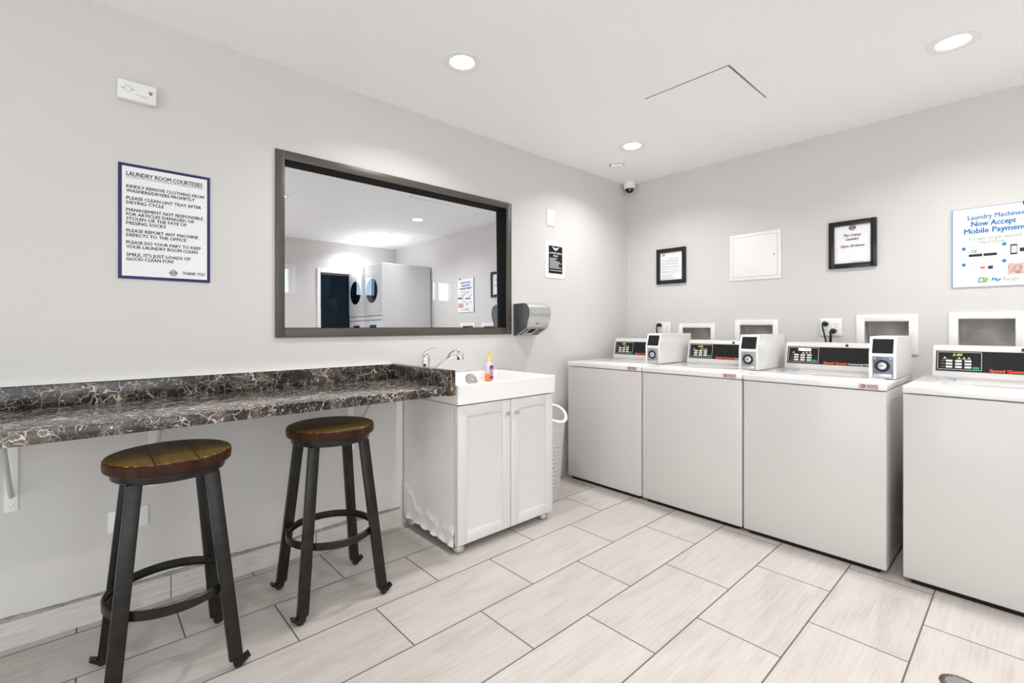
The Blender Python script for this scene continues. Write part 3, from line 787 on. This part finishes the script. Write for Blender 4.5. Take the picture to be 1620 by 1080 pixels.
# ------------------------------------------------------------------ stools
def stool(loc, rz, seat_rot, label):
    t = thing('bar_stool', label, 'stool', (0, 0, 0), 'round topped metal stools')
    bm = lathe(nb(), [(0, .7355), (.172, .7355), (.1765, .7335)], (0, 0, 0), 72)
    ss = obj('seat', bm, 'seat', t, local=True, label='round glossy brown wood seat'); ss.rotation_euler.z = seat_rot
    bm = lathe(nb(), [(.1765, .7335), (.180, .729), (.1805, .712), (.179, .700), (.176, .697), (0, .697)], (0, 0, 0), 72)
    obj('seat_edge', bm, 'seatrim', t, local=True, label='reddish brown seat edge with worn gold rim')
    bm = lathe(nb(), [(.0, .6968), (.160, .6968), (.161, .690), (.160, .672), (.156, .669), (.150, .672), (.0, .676)], (0, 0, 0), 60)
    obj('apron_ring', bm, 'gunmetal', t, local=True)
    for sx in (-1, 1):
        for sy in (-1, 1):
            T = Vector((sx*.104, sy*.104, .671)); B = Vector((sx*.164, sy*.162, .030))
            bm = nb(); t2 = bmesh.new()
            a, b = .021, .0125
            vs_ = []
            for Pp in (B, T): vs_.append([t2.verts.new(Pp+Vector((dx*a, dy*b, 0))) for dx, dy in ((-1, -1), (1, -1), (1, 1), (-1, 1))])
            for k in range(4): t2.faces.new((vs_[0][k], vs_[0][(k+1) % 4], vs_[1][(k+1) % 4], vs_[1][k]))
            t2.faces.new(vs_[0][::-1]); t2.faces.new(vs_[1])
            bmesh.ops.recalc_face_normals(t2, faces=t2.faces)
            bmesh.ops.bevel(t2, geom=list(t2.edges), offset=.003, segments=2, profile=.5, affect='EDGES')
            join(bm, t2)
            L = obj('leg', bm, 'gunmetal', t, local=True)
            bm = nb(); x = B.x+sx*.019
            # angled foot bracket
            pts = [(B.x+sx*.018, .026), (B.x+sx*.040, .036), (B.x+sx*.043, .029), (B.x+sx*.022, .0125), (B.x-sx*.008, .0125), (B.x-sx*.012, .032), (B.x+sx*.018, .036)]
            prism(bm, pts, 1, B.y-.014, B.y+.014)
            bm2 = bm
            obj('foot_bracket', bm2, 'gunmetal', L, local=True)
            bm = nb(); lathe(bm, [(0, 0), (.010, 0), (.0145, .006), (.0145, .013), (.008, .0135), (0, .0135)], (B.x+sx*.008, B.y, 0), 18)
            obj('rubber_foot', bm, 'rubber', L, local=True)
    r0 = .181
    bm = lathe(nb(), [(r0, .262), (r0, .287), (r0-.004, .290), (r0-.011, .289), (r0-.011, .284), (r0-.005, .283), (r0-.005, .266), (r0-.011, .265), (r0-.011, .260), (r0-.004, .259)], (0, 0, 0), 80, close=True)
    obj('foot_ring', bm, 'gunmetal', t, local=True)
    for sx in (-1, 1):
        for sy in (-1, 1):
            bm = nb(); lathe(bm, [(0, 0), (.007, 0), (.006, .004), (0, .005)], (0, 0, 0), 10, mtx=Matrix.Translation((sx*.124, sy*.123, .276)) @ Vector((0, 0, 1)).rotation_difference(Vector((-sx, -sy, 0))).to_matrix().to_4x4())
            obj('bolt', bm, 'gunmetal', t, local=True)
    t.location = loc; t.rotation_euler.z = rz
    return t
stool((-3.471, -.500, 0), 0, math.radians(90), 'nearer round seated metal bar stool, at the left')
stool((-2.886, -.418, 0), math.radians(-3), math.radians(2), 'farther bar stool, the one beside the sink cabinet')

# ------------------------------------------------------------------ washers
WW, FX, BXX = .646, -.934, -.222
SLT = None
def washer(y0, label, disp, mid):
    """y0 is the edge nearest the corner; machine extends towards -y"""
    t = thing('washing_machine', label, 'washing machine', (-.58, y0-WW/2, 0), 'top loading washing machines')
    y1 = y0-WW
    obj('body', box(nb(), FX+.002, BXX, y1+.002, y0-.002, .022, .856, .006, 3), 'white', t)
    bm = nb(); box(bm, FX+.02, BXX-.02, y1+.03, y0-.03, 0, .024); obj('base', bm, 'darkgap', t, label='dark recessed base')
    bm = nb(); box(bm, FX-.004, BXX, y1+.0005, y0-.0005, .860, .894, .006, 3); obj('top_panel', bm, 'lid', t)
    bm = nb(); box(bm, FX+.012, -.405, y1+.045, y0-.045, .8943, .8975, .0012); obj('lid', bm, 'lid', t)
    bm = nb()
    for y in (y0-.05, y1+.05):
        bm = nb(); lathe(bm, [(0, 0), (.004, 0), (.0035, .002), (0, .002)], (FX+.000, y, .042), 10, axis=0); obj('screw', bm, 'steel', t)
    bm = nb(); box(bm, -.80, -.60, y1+.0018, y1+.0023, .80, .803); obj('side_seam', bm, 'grey_text', t)
    # console
    cy0, cy1 = y0-.048, y1+.1135
    K = nb(); prism(K, [(-.412, .8945), (-.416, .906), (-.386, 1.045), (-.372, 1.060), (-.352, 1.064), (-.240, 1.062), (-.228, 1.05), (-.226, .8945)], 1, cy1, cy0, .004)
    con = obj('console', K, 'white', t)
    # sloped plane basis for fascia
    a = Vector((-.4145, 0, .912)); b = Vector((-.3875, 0, 1.040)); upv = (b-a).normalized(); nv = Vector((-upv.z, 0, upv.x)); rt = Vector((0, -1, 0))
    B4 = Matrix((rt, upv, nv)).transposed().to_4x4()
    def PL(yy, h, o=0): return a+upv*h+nv*(o+.0005)+Vector((0, yy, 0))
    def slab(bm, ya, yb, h0, h1, o0, o1, bev=0):
        t2 = bmesh.new(); box(t2, 0, ya-yb, h0, h1, o0, o1, bev)
        join(bm, t2, Matrix.Translation(a+nv*.0005+Vector((0, ya, 0))) @ B4)
    fy0, fy1 = cy0-.014, cy1+.0005
    bm = nb(); slab(bm, fy0, fy1, .022, .126, 0, .0015)
    fas = obj('control_panel', bm, 'fascia', t, label='black control panel')
    # thin pale outline of key area
    bm = nb(); w0, w1 = fy0-.006, fy0-.170; h0, h1 = .030, .121; e = .0018
    slab(bm, w0, w1, h0, h0+e, .0015, .002); slab(bm, w0, w1, h1-e, h1, .0015, .002); slab(bm, w0, w0-e, h0, h1, .0015, .002); slab(bm, w1+e, w1, h0, h1, .0015, .002)
    obj('outline', bm, 'key', fas)
    for r in range(3):
        for c in range(3):
            bm = nb(); ya = fy0-.038-.035*c; slab(bm, ya, ya-.025, .0385+.0155*r, .0485+.0155*r, .0015, .0035, .0008); obj('button', bm, 'key', fas)
    bm = nb(); slab(bm, fy0-.137, fy0-.161, .036, .047, .0015, .0035, .0008); obj('start_button', bm, 'green', fas, label='green start button')
    bm = nb(); slab(bm, fy0-.060, fy0-.128, .100, .116, .0015, .0022); obj('display_window', bm, 'glare' if disp == 'glare' else 'darkgap', fas)
    bm = nb()
    if disp != 'glare': join(bm, text_bm('2.00', .0175, width=.036, shear=.25, bold=.0003), Matrix.Translation(PL(fy0-.063, .101, .003)) @ B4)
    else: join(bm, text_bm('2', .0185, width=.011, shear=.25, bold=.0006), Matrix.Translation(PL(fy0-.060, .101, .003)) @ B4)
    obj('display', bm, 'led', fas, label='yellow green lit digits')
    bm = nb()
    for yy in (.034, .088, .106, .124):
        t2 = bmesh.new(); v = [t2.verts.new(p) for p in ((-.005, 0, 0), (.005, 0, 0), (0, .008, 0))]; t2.faces.new(v); join(bm, t2, Matrix.Translation(PL(fy0-yy, .088, .0024)) @ B4)
        slab(bm, fy0-yy+.008, fy0-yy-.008, .0845, .0858, .0018, .0022)
    for r in range(3): slab(bm, fy0-.020, fy0-.034, .0435+.0155*r, .0445+.0155*r, .0018, .0022)
    obj('markings', bm, 'key', fas)
    bm = nb(); join(bm, text_bm('Speed Queen', .0185, width=.118, bold=.0010), Matrix.Translation(PL(fy0-.198, .0265, .003)) @ B4); obj('brand_lettering', bm, 'orange', fas, smooth=False, label='orange brand lettering')
    bm = nb(); join(bm, text_bm('Commercial Washer', .0135, width=.122, bold=.0003), Matrix.Translation(PL(fy0-.322, .0265, .003)) @ B4); obj('type_lettering', bm, 'paper', fas, smooth=False, label='small white lettering')
    bm = nb(); lathe(bm, [(0, 0), (.0075, 0), (.0075, .004), (0, .004)], (0, 0, 0), 18, mtx=Matrix.Translation(PL(y0-.372, .140, -.0012)) @ B4); obj('console_lock', bm, 'ink', con)
    # coin box
    q0, q1 = y1+.112, y1+.001
    pr = [(-.700, .8985), (-.700, 1.022), (-.672, 1.106), (-.666, 1.110), (-.250, 1.110), (-.246, 1.104), (-.246, .8985)]
    KB = nb(); prism(KB, pr, 1, q1, q0); cbx = obj('coin_box', KB, 'lid', t, label='white metal coin box')
    sa = Vector((-.700, 0, 1.022)); sb = Vector((-.672, 0, 1.106)); su = (sb-sa).normalized(); sn_ = Vector((-su.z, 0, su.x)); S4 = Matrix((rt, su, sn_)).transposed().to_4x4()
    bm = nb(); t2 = bmesh.new(); box(t2, .013, .098, .003, .079, 0, .0008); join(bm, t2, Matrix.Translation(sa+Vector((0, q0, 0))) @ S4); obj('opening', bm, 'darkgap', cbx, label='black upper panel of the coin box')
    bm = nb(); box(bm, -.7035, -.7002, q1+.012, q0-.016, .904, 1.008, .001); pl = obj('coin_plate', bm, 'bluesteel' if mid == 'b' else 'zinc', cbx)
    bm = nb(); lathe(bm, [(0, .005), (.010, .005), (.018, .003), (.020, 0), (.029, 0), (.032, .004), (.034, 0), (.034, -.001), (0, -.001)], (0, 0, 0), 36, mtx=Matrix.Translation((-.7036, (q0+q1)/2, .962)) @ Vector((0, 0, 1)).rotation_difference(Vector((-1, 0, 0))).to_matrix().to_4x4())
    for yy in (q1+.021, q0-.025):
        for z in (.914, .999): lathe(bm, [(0, 0), (.005, 0), (.004, .003), (0, .003)], (0, 0, 0), 12, mtx=Matrix.Translation((-.7036, yy, z)) @ Vector((0, 0, 1)).rotation_difference(Vector((-1, 0, 0))).to_matrix().to_4x4())
    box(bm, -.7075, -.7045, q1+.016, q0-.020, .906, .922, .001)
    obj('coin_slide', bm, 'steel', cbx, label='round coin mechanism')
    bm = nb(); lathe(bm, [(.019, .0032), (.0225, .001), (.028, .0012), (.030, .0034), (.029, .0036), (.0245, .0018), (.0205, .0036)], (0, 0, 0), 32, close=True, mtx=Matrix.Translation((-.7036, (q0+q1)/2, .962)) @ Vector((0, 0, 1)).rotation_difference(Vector((-1, 0, 0))).to_matrix().to_4x4())
    obj('coin_groove', bm, 'ink', cbx, label='dark groove around the coin mechanism')
    bm = nb(); box(bm, -.7090, -.7084, (q0+q1)/2-.010, (q0+q1)/2+.010, .9605, .9635); obj('coin_slot', bm, 'ink', cbx)
    # maker sticker on the front edge
    bm = nb(); box(bm, FX-.0048, FX-.0041, y1+.030, y1+.108, .864, .889); st = obj('sticker', bm, 'sticker', t, label='small silver sticker with dark red print')
    bm = nb(); letter(bm, 'MIDWEST', .0125, (FX-.0052, y1+.074, .8745), 'b', width=.040, bold=.0001); box(bm, FX-.0052, FX-.0049, y1+.034, y1+.074, .8685, .8705)
    lathe(bm, [(.004, 0), (.0085, 0), (.0085, .0004), (.004, .0004)], (FX-.0052, y1+.090, .8765), 20, axis=0, close=True)
    box(bm, FX-.0054, FX-.0049, y1+.084, y1+.0875, .879, .8835); box(bm, FX-.0054, FX-.0049, y1+.0925, y1+.096, .869, .8735)
    obj('sticker_print', bm, 'red', st, smooth=False)
    # instruction decal behind lid
    bm = nb(); z = .8978; e = .0015; a0_, a1_ = -.560, -.440; b0, b1 = y0-.075, y0-.145
    box(bm, a0_, a1_, b0-e, b0, z, z+.0003); box(bm, a0_, a1_, b1, b1+e, z, z+.0003); box(bm, a0_, a0_+e, b1, b0, z, z+.0003)
    box(bm, a1_-.014, a1_, b1, b1+.035, z, z+.0004)
    obj('lid_decal', bm, 'poster_blue', t, smooth=False, label='thin blue printed decal')
    return t
washer(-.092, 'white top loading washer nearest the corner, partly behind the basket', '200', 's')
washer(-.743, 'second white washer from the corner, between two others and clear of the basket', '200', 's')
washer(-1.394, 'third washer from the corner, its side exposed by the floor gap, display with painted white glare', 'glare', 'b')
washer(-2.095, 'white washer cut off by the right edge of the photo', '200', 's')

# ------------------------------------------------------------------ wall B fittings
RL = ['recessed wall box behind the first washer, smallest of four in view', 'recessed wall box behind the second washer coin box',
      'recessed wall box behind the coin box right of the double outlet', 'recessed wall box at right edge below the payment poster']
OUT = [(-.816, -.507, .99, 1.184), (-1.273, -.967, .99, 1.209), (-2.038, -1.733, .99, 1.235), (-2.478, -2.172, .99, 1.241)]
for r, o, l in zip(REC, OUT, RL):
    t = thing('wall_recess_box', l, 'wall box', (0, (o[0]+o[1])/2, o[2]), 'recessed laundry connection boxes')
    bm = nb(); y0, y1, z0, z1 = r
    box(bm, -.008, -.0006, o[0], y0, o[2], o[3], .0015); box(bm, -.008, -.0006, y1, o[1], o[2], o[3], .0015)
    box(bm, -.008, -.0006, y0, y1, z1, o[3], .0015); box(bm, -.008, -.0006, y0, y1, o[2], z0, .0015)
    obj('flange', bm, 'pvc', t)
    bm = nb(); e = .002
    box(bm, .085, .087, y0+.001, y1-.001, z0+.001, z1-.001); box(bm, -.004, .085, y0+.0005, y0+.0005+e, z0+.001, z1-.001); box(bm, -.004, .085, y1-.0005-e, y1-.0005, z0+.001, z1-.001)
    box(bm, -.004, .085, y0+.003, y1-.003, z1-.0005-e, z1-.0005); box(bm, -.004, .085, y0+.003, y1-.003, z0+.0005, z0+.0005+e)
    obj('lining', bm, 'stain', t, label='grey stained recess lining')

def picture(y0, y1, z0, z1, b, label, cat='framed notice'):
    t = thing('framed_notice', label, cat, (0, (y0+y1)/2, z0))
    bm = nb(); pr = [(0, 0), (-.018, 0), (-.020, -.006), (-.014, -b+.006), (-.012, -b+.002), (-.010, -b), (0, -b)]
    # mitred frame from four bars
    for (ya, yb, za, zb) in ((y0, y0+b, z0, z1), (y1-b, y1, z0, z1), (y0+b, y1-b, z0, z0+b), (y0+b, y1-b, z1-b, z1)):
        box(bm, -.020, -.0006, ya, yb, za, zb, .003, 2)
    obj('frame', bm, 'black', t)
    bm = nb()
    e = .0025
    for (ya, yb, za, zb) in ((y0+b, y0+b+e, z0+b, z1-b), (y1-b-e, y1-b, z0+b, z1-b), (y0+b, y1-b, z0+b, z0+b+e), (y0+b, y1-b, z1-b-e, z1-b)): box(bm, -.012, -.008, ya, yb, za, zb)
    obj('inner_lip', bm, 'grey_text', t)
    obj('paper', box(nb(), -.006, -.003, y0+b-.001, y1-b+.001, z0+b-.001, z1-b+.001), 'paper', t)
    return t
t = picture(-.574, -.307, 1.522, 1.822, .032, 'small black framed typed notice nearest the corner')
bm = nb(); seal(bm, (-.0064, -.370, 1.770), .011, 0); obj('emblem', bm, 'grey_text', t)
bm = nb(); rows = [(1.785, .065, .115), (1.738, .11, .20), (1.722, .05, .205), (1.712, .08, .20), (1.698, .05, .19), (1.688, .04, .205), (1.672, .05, .20), (1.662, .05, .205), (1.646, .045, .20), (1.628, .045, .22), (1.618, .05, .19), (1.598, .05, .16), (1.588, .05, .14), (1.575, .05, .17), (1.566, .05, .13)]
for z, a, b_ in rows: box(bm, -.0066, -.0061, -.307-b_, -.307-a, z-.0012, z+.0012)
obj('print_lines', bm, 'grey_text', t)
t = picture(-1.841, -1.583, 1.541, 1.848, .030, 'black framed notice with laundry opening hours, right of the white wall hatch')
bm = nb(); seal(bm, (-.0064, -1.712, 1.800), .018, 0); obj('emblem', bm, 'ink', t)
bm = nb()
for z, s_, wd in ((1.746, 'The Colony', .094), (1.721, 'Laundry', .070), (1.676, 'Open 24 Hours', .128)): letter(bm, s_, .023, (-.0066, -1.712, z), 'b', width=wd, shear=.3, bold=.0006, align='CENTER')
box(bm, -.0066, -.0061, -1.775, -1.700, 1.579, 1.5805)
obj('lettering', bm, 'ink', t, smooth=False)

t = thing('wall_hatch', 'white square metal wall hatch between the two framed notices', 'wall hatch', (0, -1.11, 1.508))
obj('frame', box(nb(), -.007, -.0006, -1.290, -.929, 1.508, 1.856, .002), 'pvc', t)
d = obj('door', box(nb(), -.0095, -.0072, -1.266, -.957, 1.532, 1.832, .0008), 'pvc', t)
bm = nb()
for (ya, yb, za, zb) in ((-1.268, -1.2662, 1.530, 1.834), (-.9568, -.955, 1.530, 1.834), (-1.268, -.955, 1.530, 1.5318), (-1.268, -.955, 1.8322, 1.834)): box(bm, -.0076, -.0071, ya, yb, za, zb)
obj('door_gap', bm, 'grey_text', t)
bm = nb(); lathe(bm, [(0, 0), (.0055, 0), (.005, .002), (0, .002)], (-.0115, -1.245, 1.682), 14, axis=0); obj('latch', bm, 'grey_text', d)

def outlet(y0, y1, z0, z1, gangs, label):
    t = thing('wall_outlet', label, 'wall outlet', (0, (y0+y1)/2, z0))
    obj('cover_plate', box(nb(), -.007, -.0006, y0, y1, z0, z1, .002), 'pvc', t)
    bm = nb(); n = gangs
    for g in range(n):
        yc = y1-(y1-y0)*(g+.5)/n; zc = (z0+z1)/2
        for s_ in (-1, 1):
            zz = zc+s_*.020
            for dy in (-.007, .006): box(bm, -.0075, -.0071, yc+dy-.001, yc+dy+.001, zz-.002, zz+.006)
            box(bm, -.0075, -.0071, yc-.002, yc+.002, zz-.009, zz-.005)
        box(bm, -.0075, -.0071, yc-.0025, yc+.0025, zc-.002, zc+.002)
    obj('socket_slots', bm, 'ink', t); return t
outlet(-1.654, -1.532, 1.098, 1.214, 2, 'double outlet with two black plugs above the third washer')
outlet(-.432, -.318, 1.075, 1.196, 2, 'outlet with one black plug behind the first washer coin box')
def plug(y, z, bend, label, rr=.006):
    t = thing('power_cord', label, 'power cord', (-.03, y, z-.14), 'black power cords')
    bm = nb(); tube(bm, smoothpath([(-.0074, y, z), (-.022, y+.001, z), (-.040, y+.004, z+.003), (-.050, y+.010, z-.004)], 4), [.016]*5+[.0165, .016, .015, .013, .011, .009, .008, .007], 12)
    obj('plug', bm, 'rubber', t)
    bm = nb(); tube(bm, smoothpath([(-.048, y+.009, z-.002), (-.054, y+.008, z-.022), (-.050, y+.004+bend*.4, z-.07), (-.045, y+bend, z-.14), (-.05, y+bend, z-.22)], 6), rr, 10)
    obj('cord', bm, 'rubber', t)
plug(-1.566, 1.178, -.012, 'black power cord in upper left socket of the double outlet', .005)
plug(-1.612, 1.130, .016, 'black power cord in lower socket of the double outlet', .008)
plug(-.340, 1.172, .008, 'black power cord by the outlet nearest the room corner', .006)

# payment poster
PY0, PZ0, PZ1 = -2.187, 1.384, 1.824; PW = .345
t = thing('payment_poster', 'white and blue mobile payment instruction poster at right edge', 'poster', (0, PY0-PW/2, PZ0))
obj('sheet', box(nb(), -.0085, -.0006, PY0-PW, PY0, PZ0, PZ1), 'paper', t, smooth=False)
bm = nb(); box(bm, -.0095, -.0004, PY0-.0025, PY0+.0008, PZ0, PZ1); box(bm, -.0092, -.0086, PY0-PW, PY0, PZ1-.0022, PZ1)
obj('edge_band', bm, 'poster_blue', t)
X = -.0094
def py(f): return PY0-PW*f
bm = nb()
letter(bm, 'Laundry Machines', .036, (X, py(.50), 1.758), 'b', width=.215, bold=.0006, align='CENTER')
letter(bm, 'Now Accept', .042, (X, py(.48), 1.719), 'b', width=.172, bold=.0012, align='CENTER')
letter(bm, 'Mobile Payment!', .042, (X, py(.50), 1.680), 'b', width=.244, bold=.0012, align='CENTER')
letter(bm, 'Pay', .025, (X, py(.46), 1.411), 'b', width=.038, bold=.0009, shear=.2)
obj('heading', bm, 'poster_blue', t, smooth=False, label='blue heading lettering')
for fy_, z in ((.14, 1.598), (.14, 1.508), (.60, 1.608), (.60, 1.517)):
    bm = nb(); lathe(bm, [(0, 0), (.009, 0), (.009, .0006), (0, .0006)], (X, py(fy_), z), 20, axis=0); obj('step_dot', bm, 'poster_blue', t)
bm = nb()
letter(bm, "It's easy to get started.", .025, (X, py(.50), 1.643), 'b', width=.205, bold=.0004, align='CENTER')
letter(bm, "Here's how.", .025, (X, py(.47), 1.620), 'b', width=.102, bold=.0004, align='CENTER')
letter(bm, 'Range', .025, (X, py(.58), 1.411), 'b', width=.062, bold=.0002, shear=.2)
obj('subheading', bm, 'poster_grey', t, smooth=False, label='pale green grey lettering')
def logo(bm, fy_, z, r):
    prism(bm, [(py(fy_)+r*1.1, z-r*.8), (py(fy_)-r*.9, z-r*.8), (py(fy_)-r*.9, z-r*.55), (py(fy_)+r*.8, z-r*.55), (py(fy_)+r*.6, z+r*.55), (py(fy_)-r*.3, z+r*.55), (py(fy_)-r*.3, z+r*.8), (py(fy_)+r*.8, z+r*.8)], 0, X-.0004, X+.0004)
for a_ in ((.36, 1.420, .017), (.255, 1.580, .010)):
    bm = nb(); logo(bm, *a_); obj('logo_outline', bm, 'poster_blue', t, smooth=False)
for r_, f_, z_ in ((.0125, .39, 1.421), (.007, .275, 1.580)):
    bm = nb(); lathe(bm, [(0, 0), (r_, 0), (r_, .0007), (0, .0007)], (X-.0003, py(f_), z_), 24, axis=0); obj('logo_disc', bm, 'poster_green', t)
def tag_rect(f0, f1, z0, z1): box(bm, X-.0002, X+.0004, py(f1), py(f0), z0, z1)
for nm_, r_ in (('store_button', (.20, .355, 1.551, 1.565)), ('store_button', (.37, .52, 1.551, 1.565)), ('phone_picture', (.665, .74, 1.548, 1.602)), ('device_picture', (.765, .97, 1.560, 1.580))):
    bm = nb(); tag_rect(*r_); obj(nm_, bm, 'ink', t)
bm = nb()
for f0, f1, z in ((.19, .42, 1.604), (.19, .37, 1.594), (.65, .96, 1.612), (.19, .50, 1.516), (.19, .50, 1.507), (.65, .82, 1.521), (.65, .85, 1.513), (.35, .53, 1.578), (.24, .30, 1.487), (.20, .29, 1.468)): tag_rect(f0, f1, z-.0013, z+.0013)
obj('small_print', bm, 'key', t)
bm = nb(); tag_rect(.64, .96, 1.443, 1.500); o_ = obj('photo_patch', bm, 'skin_photo', t)
bm = nb(); box(bm, X-.0005, X-.0002, py(.735), py(.675), 1.556, 1.594); obj('phone_screen', bm, 'key', t)
bm = nb(); tag_rect(.335, .385, 1.482, 1.492); obj('orange_card_mark', bm, 'orange', t)
bm = nb(); tag_rect(.42, .475, 1.478, 1.495); obj('blue_card_mark', bm, 'navy', t)
bm = nb(); box(bm, -.013, -.0088, PY0-PW*.86, PY0-PW*.80, PZ1-.016, PZ1+.002); obj('clip', bm, 'ink', t)

# floor drain
t = thing('floor_drain', 'round brown metal drain grate set in the floor tiles', 'floor drain', (-1.598, -2.338, 0))
bm = nb(); lathe(bm, [(0, .0003), (.054, .0003), (.054, .002), (.048, .0035), (.046, .0025), (0, .0022)], (-1.598, -2.338, 0), 40); obj('rim', bm, 'drain', t)
bm = nb()
for k in range(-3, 4):
    hw = math.sqrt(max(0, .040**2-(k*.011)**2)); box(bm, -1.598+k*.011-.003, -1.598+k*.011+.003, -2.338-hw, -2.338+hw, .0024, .0036)
obj('grate_bars', bm, 'steel', t)

# ------------------------------------------------------------------ stacked dryers behind the camera (seen in the pane)
def dryer_stack(y0, y1, label):
    t = thing('stacked_dryer', label, 'dryer', (-.41, (y0+y1)/2, 0), 'stacked dryers along the right wall')
    obj('body', box(nb(), -.772, -.02, y1+.002, y0-.002, .0, 2.055, .006), 'dryerwhite', t)
    yc = (y0+y1)/2
    for zc in (.62, 1.70):
        bm = nb(); box(bm, -.788, -.7722, y1+.03, y0-.03, zc-.30, zc+.24, .004); d = obj('door', bm, 'dryerwhite', t)
        bm = nb(); lathe(bm, [(0, 0), (.13, 0), (.15, -.004), (.165, -.004), (.165, .003), (0, .003)], (-.7885, yc, zc), 40, axis=0); obj('door_glass', bm, 'darkglass', d, label='round dark door glass')
    for z in (1.36, 1.30): obj('seam', box(nb(), -.7745, -.7722, y1+.004, y0-.004, z-.004, z+.004), 'ink', t)
    bm = nb(); box(bm, -.782, -.7722, yc-.09, yc+.09, 1.20, 1.235); obj('coin_slot_panel', bm, 'ink', t)
dryer_stack(-3.168, -3.68, 'white stacked dryer pair nearer the payment poster, seen in the reflecting pane')
dryer_stack(-3.684, -4.195, 'white stacked dryer pair nearer the back doorway, seen in the reflecting pane')
